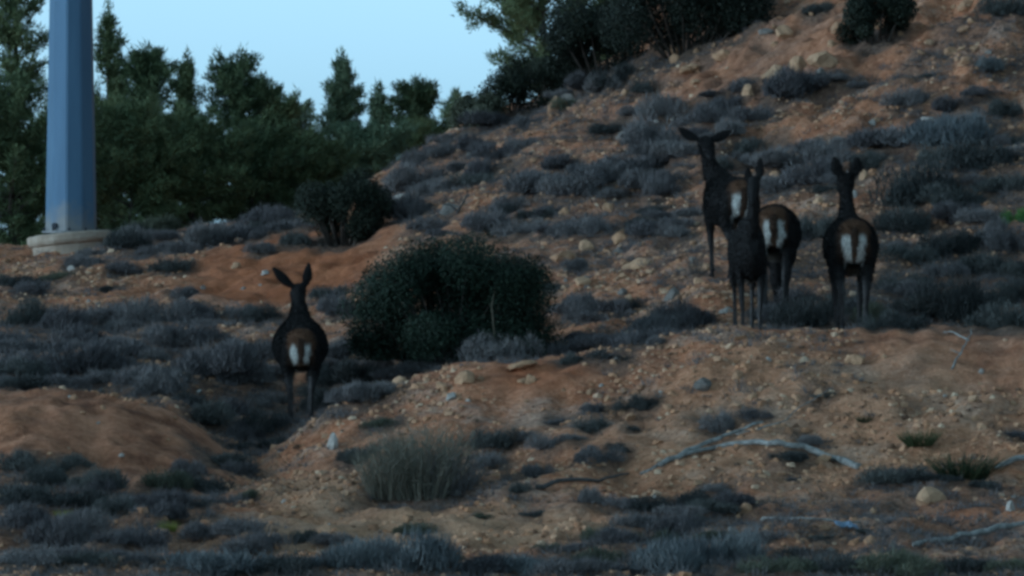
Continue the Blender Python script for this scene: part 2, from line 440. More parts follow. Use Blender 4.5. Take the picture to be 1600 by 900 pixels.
def stalk_mesh(name, seed, n=1500, spread=.55, length=1.0, w=.012, base=.18, side=2):
    """upright broom-like stalks fanning from a narrow base, unit height"""
    rng = np.random.default_rng(seed)
    a = rng.uniform(0, 2 * math.pi, n); r = base * np.sqrt(rng.random(n))
    P = np.stack([np.cos(a) * r, np.sin(a) * r, np.zeros(n)], 1)
    lean = spread * rng.random(n) ** .8
    D = np.stack([np.cos(a) * lean + rng.normal(scale=.1, size=n), np.sin(a) * lean + rng.normal(scale=.1, size=n), np.ones(n)], 1)
    L = length * rng.uniform(.45, 1.0, n)
    V, F, T = blades(P, D, L, w, rng)
    out = [(V, F, T)]
    Dn = D / np.linalg.norm(D, axis=1, keepdims=True)
    for s in range(side):
        t = rng.uniform(.3, .95, n)
        Q = P + Dn * (L * t)[:, None]
        E_ = Dn + rng.normal(scale=.45, size=(n, 3))
        out.append(blades(Q, E_, L * .22, w * .9, rng))
    o = 0; Fs = []
    for V, F, T in out: Fs.append(F + o); o += len(V)
    return raw_mesh(name, np.concatenate([x[0] for x in out]), np.concatenate(Fs), 3, False, np.concatenate([x[2] for x in out]))
def bush_mesh(name, seed, w, h, n, leaf=.035, lobes=14, shell=.45, edge_k=.55):
    """broad-leaved bush of many lobes, w wide and h tall, with gaps and an uneven outline"""
    rng = np.random.default_rng(seed)
    cen = np.stack([rng.uniform(-.40, .40, lobes) * w, rng.uniform(-.30, .30, lobes) * w, rng.uniform(.18, .78, lobes) * h], 1)
    if edge_k == 0:          # boxy bush: full shoulders
        top = np.arange(lobes) % 3 < 1
        cen[top, 2] = rng.uniform(.44, .82, top.sum()) * h; cen[top, 0] = np.linspace(-.40, .42, top.sum()) * w; cen[top, 1] = rng.uniform(-.22, .12, top.sum()) * w
        low_ = np.arange(lobes) % 3 == 1; cen[low_, 2] = rng.uniform(.04, .26, low_.sum()) * h; cen[low_, 0] = np.linspace(-.46, .46, low_.sum()) * w; cen[low_, 1] = rng.uniform(-.30, .1, low_.sum()) * w; cen[:, 2] *= 1 - np.where(cen[:, 0] > 0, .08, .24) * np.abs(cen[:, 0] / (.5 * w)) ** 2.5
    edge = 1 - edge_k * (np.abs(cen[:, 0]) / (.5 * w)) ** 2
    cen[:, 2] *= edge
    rad = rng.uniform(.13, .24, lobes) * min(w, h * 1.35) * (rng.uniform(.55, 1.0, lobes) if edge_k == 0 else 1)
    wgt = rad ** 2; pick = rng.choice(lobes, n, p=wgt / wgt.sum())
    d = unit(n, rng)
    P = cen[pick] + d * (rad[pick] * (1 - shell * rng.random(n) ** 1.4 + .22 * rng.random(n) ** 5))[:, None]
    P = P[P[:, 2] > .01]
    d = P - np.array([0, 0, h * .3])
    N = d / np.linalg.norm(d, axis=1, keepdims=True) + rng.normal(scale=.7, size=P.shape)
    V, F, T = leaves(P, N, leaf * rng.uniform(.6, 1.3, len(P)), rng)
    return raw_mesh(name, V, F, 4, False, T), cen, rad
def stems_mesh(name, cen, seed, r=.02):
    rng = random.Random(seed); pp = Parts()
    for c in cen:
        b0 = Vector((c[0] * .35, c[1] * .35, -.06)); e = Vector(c)
        mid = b0.lerp(e, .5) + Vector((rng.uniform(-.06, .06), rng.uniform(-.06, .06), .05))
        pp.add(*tube([b0, mid, e], [r, r * .7, r * .25], 5))
    return pp.mesh(name)

def pine(name, u, vtop, wpx, Y, seed, label, group, mat='pine', airy=0.0, shape='cone', low=.1, lean=0.0, vbase=None, reach=1.0):
    rng = np.random.default_rng(seed); rr = random.Random(seed)
    x = (u - 800) / FOCAL * Y
    zb = hz(x, Y) - .08
    h = (450 - vtop) / FOCAL * Y - zb; w = wpx / FOCAL * Y * .88
    root = empty(name, (x, Y, zb), label, 'tree', group)
    tp = Parts()
    nseg = 9
    bend = [Vector((lean * h * (i / nseg) ** 1.5 + rr.uniform(-.02, .02) * h * .4, rr.uniform(-.02, .02) * h * .4, h * i / nseg * .97)) for i in range(nseg + 1)]
    tr = .022 * h + .02
    tp.add(*tube(bend, [tr * (1 - .93 * i / nseg) for i in range(nseg + 1)], 8))
    def trunk(t):
        f = t * nseg; i = min(int(f), nseg - 1); return bend[i].lerp(bend[i + 1], f - i)
    P, D, L = [], [], []
    t = low
    while t < .985:
        if shape == 'cone': prof = (1 - t) ** .75 * 1.05 + .05
        elif shape == 'round': prof = math.sqrt(max(0.02, 1 - ((t - .5) / .52) ** 2))
        else: prof = .55 + .45 * math.sin(t * 9 + seed) if t < .8 else (1 - t) * 3
        if t < .3 and shape != 'cone': prof *= .75
        for b_ in range(rr.choice((4, 5, 6))):
            if rr.random() < airy: continue
            ang = rr.uniform(0, 2 * math.pi)
            ln = w * .72 * prof * rr.uniform(.6, 1.05)
            el = R(rr.uniform(-5, 28) + 40 * t * t)
            d0 = Vector((math.cos(ang) * math.cos(el), math.sin(ang) * math.cos(el), math.sin(el)))
            o = trunk(t)
            pts = [o]; d_ = d0.copy()
            ns = 4
            for s in range(ns):
                d_ = (d_ + Vector((0, 0, .05)) + Vector((rr.uniform(-.12, .12), rr.uniform(-.12, .12), rr.uniform(-.1, .1)))).normalized()
                pts.append(pts[-1] + d_ * ln / ns)
            rb = tr * (1 - t) * .35 + .006
            tp.add(*tube(pts, [rb * (1 - .2 * s) for s in range(ns + 1)], 4))
            nt_ = max(4, int(ln / .055))
            for q in range(nt_):
                f = .22 + .78 * (q + rr.random()) / nt_
                g = min(f, .999) * ns; i = int(g); pp = pts[i].lerp(pts[i + 1], g - i)
                side = Vector((rr.gauss(0, 1), rr.gauss(0, 1), rr.gauss(.35, .6))).normalized()
                sl = rr.uniform(.05, .42) * (1.1 - f * .5) * min(1.0, ln)
                for s2 in range(3):
                    P.append(pp + side * sl * (s2 + 1) / 3); D.append((d_ * .5 + side * .8 + Vector((0, 0, .35)))); L.append(.085)
            for s2 in range(5):
                P.append(pts[-1] + d_ * .02 * s2); D.append(d_ + Vector((0, 0, .3))); L.append(.09)
        t += rr.uniform(.10, .20) / h
    for s in range(26):
        P.append(trunk(.80 + .20 * s / 26) + Vector((0, 0, .012 * s))); D.append(Vector((rr.gauss(0, .3), rr.gauss(0, .3), 1))); L.append(.12)
    for q in range(16):          # a few upright side leaders
        c0 = trunk(rr.uniform(.45, .88)) + Vector((rr.gauss(0, .16) * w, rr.gauss(0, .16) * w, .1))
        for s in range(9): P.append(c0 + Vector((0, 0, .045 * s))); D.append(Vector((rr.gauss(0, .2), rr.gauss(0, .2), 1))); L.append(.11)
    P = np.array([tuple(p) for p in P]); D = np.array([tuple(d / max(d.length, 1e-6)) for d in D]); L = np.array(L)
    nb = 9
    Pb = np.repeat(P, nb, 0) + rng.normal(scale=.04, size=(len(P) * nb, 3))
    Db = np.repeat(D, nb, 0) + rng.normal(scale=.55, size=(len(P) * nb, 3))
    V, F, T = blades(Pb, Db, np.repeat(L, nb) * rng.uniform(.7, 1.35, len(Pb)), .023, rng)
    T = np.repeat(np.repeat(rng.random(len(P)), nb) * .6 + rng.random(len(Pb)) * .4, 3)
    link('trunk', tp.mesh('trunk'), M['bark'], root)
    link('crown', raw_mesh('crown', V, F, 3, False, T), M[mat], root)
    return root

# ------------------------------------------------------------------ scrub: every shrub a thing
CUSH = [cushion_mesh('scrub_cushion', 100 + i, hgt=.34 + .06 * (i % 4), up=.45 + .1 * (i % 4)) for i in range(7)]
SPIK = [cushion_mesh('scrub_spiky', 200 + i, n=2600, hgt=.5, bl=.17, bw=.012, up=.8) for i in range(4)]
TUFT = [stalk_mesh('grass_tuft', 300 + i, n=420, spread=.75, w=.02, base=.3, side=0) for i in range(3)]
TWIG = [stalk_mesh('dead_twigs', 320 + i, n=90, spread=.6, w=.016, base=.2, side=3) for i in range(2)]
variants = {}
def variant(kind, i):
    lst, mat = {'g': (CUSH, 'scrub'), 'd': (CUSH, 'scrub_dark'), 'o': (CUSH, 'scrub_green'), 's': (SPIK, 'scrub_blue'),
                't': (TUFT, 'tuft'), 'y': (TUFT, 'yellow'), 'l': (CUSH, 'bright'), 'w': (TWIG, 'twig'), 'b': (SPIK, 'scrub')}[kind]
    key = (kind, i % len(lst))
    if key not in variants:
        me = lst[i % len(lst)].copy(); me.materials.clear(); me.materials.append(M[mat]); variants[key] = me
    return variants[key]
KIND_WORD = {'g': 'grey cushion shrub', 'd': 'dark scrubby shrub', 'o': 'olive green shrub', 's': 'spiky blue shrub', 't': 'dark green grass tuft',
             'y': 'yellow green plant', 'l': 'bright green leafy shrub', 'w': 'bare dead twiggy shrub', 'b': 'twiggy grey shrub'}
NAME = {'g': 'cushion_shrub', 'd': 'dark_shrub', 'o': 'olive_shrub', 's': 'spiky_shrub', 't': 'grass_tuft', 'y': 'yellow_plant', 'l': 'green_shrub', 'w': 'dead_shrub', 'b': 'twiggy_shrub'}
# bearing, dip of the foot, width, kind, [height factor]
SHRUBS = [
 # left slope below the pole
 (317,388,82,'g',1.1),(404,368,90,'g'),(360,372,80,'g'),(438,352,60,'g'),(242,368,70,'o'),(205,385,60,'g'),(425,345,28,'d'),(170,458,44,'d'),(268,428,66,'d'),(232,402,60,'g'),(262,392,60,'g'),(290,400,56,'g'),
 (88,440,62,'o'),(22,448,90,'d'),(52,460,60,'g'),(290,468,60,'g'),(38,512,80,'d'),(166,508,110,'g'),(242,504,80,'g'),(300,502,84,'g'),(378,500,60,'g'),(410,506,56,'d'),(514,468,62,'d',.8),(527,492,66,'g'),
 (340,386,60,'g'),(130,420,60,'g'),(150,402,56,'g'),(196,430,56,'g'),(100,520,80,'g'),
 (30,552,90,'g'),(118,545,80,'g'),(200,560,90,'g'),(262,548,70,'g'),(300,540,110,'g'),(344,556,46,'o'),(384,566,80,'g'),(412,590,70,'g'),(38,590,110,'g'),(140,586,130,'g'),(212,598,80,'g'),(262,592,70,'d'),(322,596,120,'g'),(380,598,80,'g'),(245,618,80,'g'),(34,612,80,'d',.7),(90,604,80,'g'),
 (545,565,90,'g'),(520,600,80,'d'),(562,605,90,'d'),(505,640,80,'d'),(545,635,70,'g'),(420,635,70,'g'),(590,585,60,'g'),
 (295,636,56,'d'),(328,668,76,'d'),(360,650,60,'g'),(388,690,56,'g'),(342,724,80,'d'),(372,706,60,'d'),(318,772,100,'d'),(264,768,70,'o'),(410,680,60,'d'),(440,668,60,'g'),(430,700,60,'d'),(375,742,56,'g'),(300,748,50,'g'),
 (106,742,72,'d'),(151,766,80,'d'),(38,790,110,'d'),(120,800,80,'d'),(184,806,90,'d'),(250,800,70,'g'),(264,832,24,'y',1.2),(98,810,22,'y'),(30,740,60,'d'),(70,760,70,'d'),
 (40,830,100,'g'),(132,836,90,'g'),(38,886,110,'g'),(136,886,90,'d'),(86,858,80,'g'),(227,856,80,'g'),(205,880,80,'g'),(321,846,80,'g'),(370,836,70,'g'),(378,862,70,'g'),(423,858,64,'g'),(472,850,46,'d'),(529,856,60,'g'),(280,880,80,'s'),(180,850,60,'g'),
 (340,898,150,'s',.8),(415,890,90,'g'),(472,892,80,'s'),(529,886,80,'s'),(582,882,100,'s',1.1),(386,784,34,'o',1.2),(450,900,80,'d'),
 # near ground, middle and right
 (590,668,52,'o',.8),(566,722,74,'d'),(776,704,64,'d'),(762,732,60,'g'),(790,752,22,'w',2.0),(810,772,36,'d'),(836,748,50,'b'),(855,704,54,'g'),(880,666,44,'g'),(927,676,58,'d'),(968,706,46,'d'),(934,726,62,'g'),(986,642,50,'d'),(985,676,32,'d'),(930,646,44,'g'),(900,690,44,'b'),(820,690,40,'g'),
 (749,812,30,'o'),(832,808,50,'d',.6),(651,840,66,'o',.8),(855,860,34,'o',1.3),(902,862,50,'g'),(934,850,54,'o'),(927,788,44,'b'),(968,798,54,'g'),(1010,800,84,'d',.7),(1059,806,92,'g',.7),(1066,826,76,'d',.7),(1029,856,86,'o'),(972,850,60,'g'),(990,825,60,'g'),(1100,790,70,'d',.7),(1135,775,70,'g',.6),
 (556,893,92,'s',1.1),(612,886,90,'g'),(670,896,120,'s'),(745,896,120,'g',.8),(821,898,130,'s',.9),(897,896,100,'g'),(991,896,120,'g'),(940,888,90,'o'),(1060,894,110,'s'),(700,876,40,'o'),
 (1125,678,70,'g'),(1182,658,44,'g'),(1011,640,44,'d'),(1281,626,44,'d',.6),(1261,698,48,'g'),(1230,722,60,'d',.7),(1242,752,34,'g'),(1351,664,22,'t'),(1438,702,60,'t',.8),(1400,758,100,'d',.7),(1430,756,70,'g'),(1506,750,92,'t',.8),(1540,764,56,'d'),(1589,690,40,'g'),(1470,752,60,'d',.6),
 (1113,800,100,'d',.6),(1150,790,60,'g'),(1060,840,84,'g'),(1026,878,80,'s'),(1080,888,100,'s'),(1151,882,110,'s'),(1264,866,70,'d',.6),(1212,896,120,'o'),(1321,898,140,'d',.7),(1415,896,130,'o'),(1510,898,120,'d',.8),(1570,894,80,'o'),(1359,830,50,'d',.6),(1180,850,60,'g'),(1110,850,60,'o'),(1290,842,50,'d',.5),
 # band below the big bush and behind the berm crest
 (727,566,130,'g',.7),(787,560,110,'g',.7),(832,560,90,'g',.7),(660,582,90,'g',.7),(628,592,80,'g',.7),(878,556,100,'g',.7),(893,568,50,'d'),(953,562,90,'d',.6),(940,548,90,'g',.7),(1000,540,110,'g',.8),(1060,518,90,'b',.9),(1030,520,90,'g'),(1085,508,60,'b'),
 (1219,500,90,'g'),(1264,514,100,'d'),(1295,500,110,'d'),(1362,508,60,'o'),(1382,514,60,'d'),(1245,480,70,'g'),(1340,490,70,'g'),(1200,505,60,'g'),
 (1415,462,90,'d'),(1453,500,120,'d'),(1491,506,130,'d'),(1529,484,100,'d'),(1566,512,120,'d'),(1590,470,80,'d'),(1434,418,110,'d'),(1480,402,80,'d'),(1536,436,90,'d'),(1559,395,90,'g'),(1517,392,64,'d'),(1415,365,110,'d'),(1453,322,120,'d'),(1500,330,80,'d'),(1279,372,100,'d',.8),(1255,380,70,'g'),(1420,515,70,'d'),(1585,430,70,'d'),
 (1023,372,90,'g'),(1030,336,60,'d'),(1087,430,36,'w',1.4),(1591,350,44,'l',1.3),(1060,378,60,'b'),
 # upper right slope
 (1038,182,100,'g'),(1165,140,62,'b'),(1232,158,100,'g'),(1270,146,100,'g'),(1185,190,84,'g'),(1115,198,84,'g'),(1023,252,100,'g'),(1070,250,90,'g'),(1280,22,54,'d'),(1578,26,80,'d'),(1546,118,46,'s'),(1453,124,28,'d'),(1418,172,66,'g'),(1487,178,70,'g'),(1415,232,120,'g'),(1484,226,130,'s'),(1508,214,80,'s'),(1574,184,66,'d'),(1544,264,110,'d'),(1578,246,80,'g'),(1461,258,62,'d'),(1362,232,104,'g'),(1330,236,60,'g'),
 (1227,268,120,'g'),(1268,292,110,'g'),(1212,300,100,'g'),(1190,262,80,'g'),(1434,320,120,'d'),(1569,300,90,'d'),(1363,268,64,'d'),(1300,256,80,'g'),(1530,150,50,'g'),(1340,140,40,'g'),(1300,130,50,'g'),(1140,172,60,'g'),(1300,300,60,'d'),(1590,230,60,'d'),
 # middle hill
 (700,226,64,'b'),(674,222,60,'d'),(732,238,60,'g'),(762,204,84,'g'),(821,232,64,'g'),(828,198,50,'g'),(782,252,80,'g'),(760,286,100,'d',.5),(956,220,66,'d'),(884,176,50,'o'),(908,146,66,'g'),(880,158,60,'g'),(968,140,70,'d'),(940,146,60,'b'),(972,272,100,'g'),(1020,238,110,'g'),(925,290,100,'g'),(842,304,100,'g'),(643,298,100,'g'),(612,306,70,'g'),(675,304,70,'g'),(802,334,52,'d'),(897,304,90,'g'),(910,276,70,'g'),
 (859,338,64,'g'),(1029,344,60,'g'),(787,334,60,'g'),(764,364,100,'g',.7),(815,366,90,'g',.7),(880,364,90,'g',.7),(916,368,80,'g',.7),(1010,356,60,'d'),(900,426,46,'g'),(859,456,50,'d'),(894,490,66,'g'),(914,502,60,'g'),(980,486,48,'d',.7),(930,505,60,'g'),(640,345,70,'b'),(612,335,60,'g'),(1000,300,70,'g'),(870,270,60,'g'),(1050,290,60,'g'),(990,180,60,'g'),(1010,150,50,'d'),(690,248,60,'g'),(650,262,60,'b'),(720,270,50,'g'),
]
_fr = random.Random(77)
for (u0, u1, v0, v1, nn) in ((185, 470, 345, 400, 14), (0, 420, 500, 605, 20), (480, 600, 570, 640, 6), (610, 1080, 230, 375, 22), (1000, 1330, 140, 300, 12), (1390, 1600, 180, 470, 14), (880, 1100, 470, 545, 6), (0, 380, 760, 880, 8)):
    for _ in range(nn): SHRUBS.append((int(_fr.uniform(u0, u1)), int(_fr.uniform(v0, v1)), int(_fr.uniform(36, 84)), _fr.choice('ggggbbd'), .85))
LANDMARKS = [
 (110, 372, 'the concrete pole base'), (440, 430, 'the red dirt bank'), (470, 560, 'the lone left deer'), (540, 330, 'the round black bush'), (705, 470, 'the large dark green bush'),
 (712, 318, 'the forked dead twig'), (975, 362, 'the squat boulder'), (1170, 390, 'the group of four deer'), (1328, 420, 'the rightmost deer'), (190, 680, 'the dirt mound'),
 (655, 715, 'the tall broom shrub'), (1250, 705, 'the fallen branch'), (1372, 50, 'the bushy shrub atop the hill'), (870, 160, 'the upright boulder'), (400, 720, 'the gully'),
 (1330, 828, 'the pale blue scrap'), (1500, 845, 'the long grey log'), (740, 810, 'the sandy patch'), (1490, 540, 'the forked twig on the berm'), (150, 850, 'the lower left corner'),
]
def rel(u, v):
    d, name, lu, lv = min((math.hypot(u - a, (v - b_) * 1.3), n, a, b_) for a, b_, n in LANDMARKS)
    du, dv = u - lu, v - lv
    near_ = 'just ' if d < 70 else ('' if d < 150 else 'well ')
    if abs(du) > abs(dv) * 1.3: w_ = 'left of' if du < 0 else 'right of'
    elif abs(dv) > abs(du) * 1.3: w_ = 'above' if dv < 0 else 'below'
    else: w_ = ('upper ' if dv < 0 else 'lower ') + ('left of' if du < 0 else 'right of')
    return near_ + w_ + ' ' + name.replace('the tall broom shrub', 'the broom shrub').replace('the large dark green bush', 'the dark green bush').replace('the bushy shrub atop the hill', 'the hilltop shrub').replace('the forked twig on the berm', 'the berm twig').replace('the lower left corner', 'lower left corner').replace('the round black bush', 'the black bush').replace('the forked dead twig', 'the dead twig').replace('the group of four deer', 'the deer group')
ORD = ['leftmost', 'second from left', 'third from left', 'fourth from left', 'fifth from left', 'sixth from left', 'seventh from left', 'eighth', 'ninth']
NUM = ['', 'one', 'two', 'three', 'four', 'five', 'six', 'seven', 'eight', 'nine', 'ten']
def single_out(items):
    """items: list of (label, u) -> labels made unique by their order from the left"""
    by = {}
    for i, (l, u) in enumerate(items): by.setdefault(l, []).append((u, i))
    out = [None] * len(items)
    for l, lst in by.items():
        lst.sort()
        for k, (u, i) in enumerate(lst):
            out[i] = l if len(lst) == 1 else l + ', ' + (ORD[k] if k < len(lst) - 1 else 'rightmost') + ' of ' + NUM[min(len(lst), 10)]
    return out
labels = []
for s in SHRUBS:
    size = 'small ' if s[2] < 56 else ('' if s[2] < 88 else 'wide ')
    labels.append((size + KIND_WORD[s[3]] + ' ' + rel(s[0], s[1]), s[0]))
labels = single_out(labels)
rnd = random.Random(5)
for i, s in enumerate(SHRUBS):
    u, v, wp, kind = s[:4]; hf = s[4] if len(s) > 4 else 1.0
    p = ground(u, v - 2)
    w = wp / ppm(p.y) * (1.3 if (u < 600 and v > 480) or v > 780 else 1.18)
    me = variant(kind, rnd.randrange(20))
    o = bpy.data.objects.new(NAME[kind], me); COL.objects.link(o)
    o.location = (p.x, p.y + w * .15, hz(p.x, p.y + w * .15) - .03 * w - .02)
    o.rotation_euler = (rnd.uniform(-.08, .08), rnd.uniform(-.08, .08), rnd.uniform(0, 6.28))
    hs = w * hf * rnd.uniform(.55, 1.2) * (.75 if v > 860 else 1)
    if kind in 'ty': hs = w * .55 * hf * 1.2
    if kind == 'w': hs = w * hf * .8
    o.scale = (w * rnd.uniform(.92, 1.08), w * rnd.uniform(.8, 1.0), hs)
    grp = ('scrub on the left slope' if u < 600 and v < 640 else 'scrub on the upper hillside' if v < 420 else 'scrub behind the berm crest' if v < 580 else 'scrub in the near ground')
    tag(o, labels[i], 'grass' if kind == 't' else 'shrub', grp)
    if kind not in 'tyl': add_litter(p.x, p.y + w * .1, w * .62, .9)

# tall broom shrub in front, the two dark bushes, bush on the skyline
def thing_bush(name, u, vb, w, h, seed, n, label, cat, mat, leaf=.035, lobes=14, stem='bark', fwd=.25, Y=None, shell=.45, group=None, edge_k=.55):
    p = ground(u, vb) if Y is None else Vector(((u - 800) / FOCAL * Y, Y, 0))
    y = p.y + w * fwd
    root = empty(name, (p.x, y, hz(p.x, y) - .03), label, cat, group)
    me, cen, rad = bush_mesh('foliage', seed, w, h, n, leaf, lobes, shell, edge_k)
    link('foliage', me, M[mat], root)
    link('stem', stems_mesh('stem', cen, seed, .012 + .008 * h), M[stem], root)
    add_litter(p.x, y, w * .6)
    return root
rootb = thing_bush('mastic_bush', 700, 566, 2.14, 1.30, 4, 125000, 'large dark green bush spreading right of the lone left deer', 'bush', 'bush', .019, 72, fwd=.22, shell=.9, edge_k=.0)
pt = Vector(rootb.location)
pp = Parts(); pp.add(*tube([(.47, -.62, 0), (.49, -.66, .30), (.46, -.64, .58), (.50, -.60, .80)], [.013, .012, .009, .004], 6))
link('dry_stem', pp.mesh('dry_stem'), M['straw_stem'], rootb)
thing_bush('dark_bush', 538, 384, 1.10, 1.18, 9, 42000, 'round black bush above the red dirt bank', 'bush', 'bush_black', .020, 26, fwd=.1, shell=.85, edge_k=.25)
thing_bush('hilltop_shrub', 1372, 72, .92, .90, 12, 16000, 'bushy dark green shrub atop the bare hillside', 'bush', 'bush_black', .024, 12, shell=.6)
thing_bush('skyline_bush', 1078, 85, 2.5, 1.5, 15, 40000, 'broad blackish bush on the hill skyline', 'bush', 'bush_black', .026, 22, fwd=.15, shell=.6)
thing_bush('skyline_bush', 945, 124, 1.7, 1.35, 16, 24000, 'smaller blackish bush left of the broad skyline bush', 'bush', 'bush_black', .026, 14, fwd=.3, shell=.6)
thing_bush('skyline_bush', 868, 152, 1.35, .95, 19, 20000, 'low dark bush under the ragged skyline pine', 'bush', 'bush_black', .022, 16, fwd=.3, shell=.8, edge_k=.3)
thing_bush('leafy_bush', 806, 178, 1.15, .85, 20, 9000, 'leafy bush filling the gap under the ragged skyline pine', 'bush', 'bush_black', .024, 12, fwd=.3, shell=.7)
thing_bush('leafy_bush', 748, 200, .85, .65, 18, 6000, 'pale leafy bush below the hanging skyline pine branches', 'bush', 'scrub_green', .026, 10, fwd=.3, shell=.6)
p = ground(655, 778)
broom = empty('broom_shrub', (p.x, p.y + .12, hz(p.x, p.y + .12) - .04), 'tall olive grey broom shrub with fanning stalks on near sandy ground', 'shrub')
for k, (dx, dy, sc, hh2) in enumerate(((-.24, .02, .60, .58), (.05, -.02, .74, .66), (.28, .06, .58, .52), (-.02, .22, .7, .76))):
    me = stalk_mesh('stalks', 400 + k, n=430, spread=.66, w=.010, base=.34, side=4)
    o = link('stalks', me, M['broom' if k != 2 else 'scrub'], broom, (dx, dy, 0)); o.scale = (sc, sc, hh2)
add_litter(p.x, p.y + .1, .62)

# ------------------------------------------------------------------ pines on the skyline
GP = 'pines behind the crest'
pine('pine_tree', 24, -60, 150, 100, 1, 'tall airy dark pine left of the steel pole', GP, airy=.45, shape='col')
pine('pine_tree', -75, -10, 150, 103, 2, 'dark pine cut off by the left picture edge', GP, airy=.3, shape='round')
pine('pine_tree', 168, 18, 120, 102, 3, 'thin spired pine just right of the steel pole', GP, airy=.35, shape='cone')
pine('pine_tree', 228, 88, 110, 100, 4, 'bushy pine second right of the steel pole', GP, airy=.1, shape='round')
pine('pine_tree', 292, 98, 100, 105, 5, 'pointed pine left of the round topped pine', GP, airy=.15, shape='cone')
pine('pine_tree', 372, 104, 135, 100, 6, 'broad round topped pine midway between pole and round black bush', GP, shape='round')
pine('pine_tree', 425, 150, 90, 107, 7, 'lower pine at the right shoulder of the round topped pine', GP, shape='round')
pine('pine_tree', 462, 162, 80, 114, 8, 'small distant pine left of the pale conical pine', GP, 'pine_pale', .1, 'round')
pine('pine_tree', 533, 98, 118, 104, 9, 'pale conical pine standing above the round black bush', GP, 'pine_pale', 0, 'cone')
pine('pine_tree', 592, 150, 70, 112, 10, 'small pale pine right of the pale conical pine', GP, 'pine_pale', .1, 'cone')
pine('pine_tree', 652, 146, 92, 106, 11, 'round dark pine left of the sky gap', GP, shape='round')
pine('pine_tree', 712, 166, 44, 116, 12, 'tiny distant pine in the sky gap', GP, 'pine_pale', .1, 'round')
pine('pine_tree', 850, -50, 235, 96, 13, 'ragged open pine overhanging the hill skyline', GP, airy=.35, shape='round', low=.12)
pine('pine_tree', 940, -60, 150, 98, 14, 'dark pine between the ragged pine and skyline bush', GP, airy=.15, shape='round', low=.1)
for k, (u, vt, wp, Y, lb) in enumerate(((18, 165, 230, 94, 'dense young pine left of the steel pole'), (120, 190, 210, 97, 'dense young pine hidden behind the steel pole'), (205, 190, 200, 95, 'dense young pine right of the steel pole'),
        (300, 218, 190, 96, 'dense young pine below the pointed pine'), (395, 232, 180, 97, 'dense young pine below the round topped pine'),
        (480, 248, 150, 98, 'low young pine left of the pale conical pine'), (585, 225, 150, 100, 'low pale young pine right of the pale conical pine'), (655, 225, 120, 103, 'low young pine below the round dark pine'))):
    pine('young_pine', u, vt, wp, Y, 50 + k, lb, 'young pines along the crest', 'pine' if k != 6 else 'pine_pale', .05, 'round', .04)

# ------------------------------------------------------------------ the ground sheet
J, I = Z.shape
idx = np.arange(J * I).reshape(J, I)
F = np.stack([idx[:-1, :-1], idx[:-1, 1:], idx[1:, 1:], idx[1:, :-1]], -1).reshape(-1, 4)
gm = raw_mesh('ground', np.stack([GX, GY, Z], -1).reshape(-1, 3), F, 4, True)
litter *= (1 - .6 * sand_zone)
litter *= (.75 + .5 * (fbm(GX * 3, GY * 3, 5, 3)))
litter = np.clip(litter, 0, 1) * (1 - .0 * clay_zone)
for nm, arr in (('clay', clay_zone), ('litter', litter), ('sand', sand_zone), ('red', red_zone)):
    a = gm.attributes.new(nm, 'FLOAT', 'POINT'); a.data.foreach_set('value', arr.ravel().astype(np.float32))
tag(link('ground', gm, M['soil']), kind='structure')

# ------------------------------------------------------------------ stones
def rock_mesh(name, seed, sub=2, flat=.7):
    bm = bmesh.new(); bmesh.ops.create_icosphere(bm, subdivisions=sub, radius=.5)
    rg = random.Random(seed); off = Vector((rg.uniform(-50, 50), rg.uniform(-50, 50), rg.uniform(-50, 50)))
    planes = [(Vector((rg.gauss(0, 1), rg.gauss(0, 1), rg.gauss(.2, 1))).normalized(), rg.uniform(.26, .42)) for _ in range(9)]
    for v in bm.verts:
        c = v.co.copy()
        for nrm, dd in planes:
            q = c.dot(nrm)
            if q > dd: c -= nrm * (q - dd) * .9
        c *= 1 + .34 * (mnoise.noise(c * 3.0 + off)) + .12 * mnoise.noise(c * 8 + off)
        c.z *= flat; v.co = c
    me = bpy.data.meshes.new(name); bm.to_mesh(me); bm.free()
    return me
RM = {}
for mk in ('rock', 'pale_rock', 'grey_rock'):
    RM[mk] = []
    for k in range(7):
        me = rock_mesh('stone', 500 + k, 2, .6 + .06 * k); me.materials.append(M[mk]); RM[mk].append(me)
def put_rock(u, v, wpx, hpx, mk, k, name='stone', sink=.42):
    p = ground(u, v); s = 1 / ppm(p.y)
    o = bpy.data.objects.new(name, RM[mk][k % 7]); COL.objects.link(o)
    w, h = wpx * s, hpx * s
    o.scale = (w * 1.15, w * 1.0, h * 1.75)
    o.location = (p.x, p.y + w * .2, hz(p.x, p.y + w * .2) + h * (.5 - sink))
    o.rotation_euler = (rnd.uniform(-.25, .25), rnd.uniform(-.25, .25), rnd.uniform(0, 6.28))
    return o
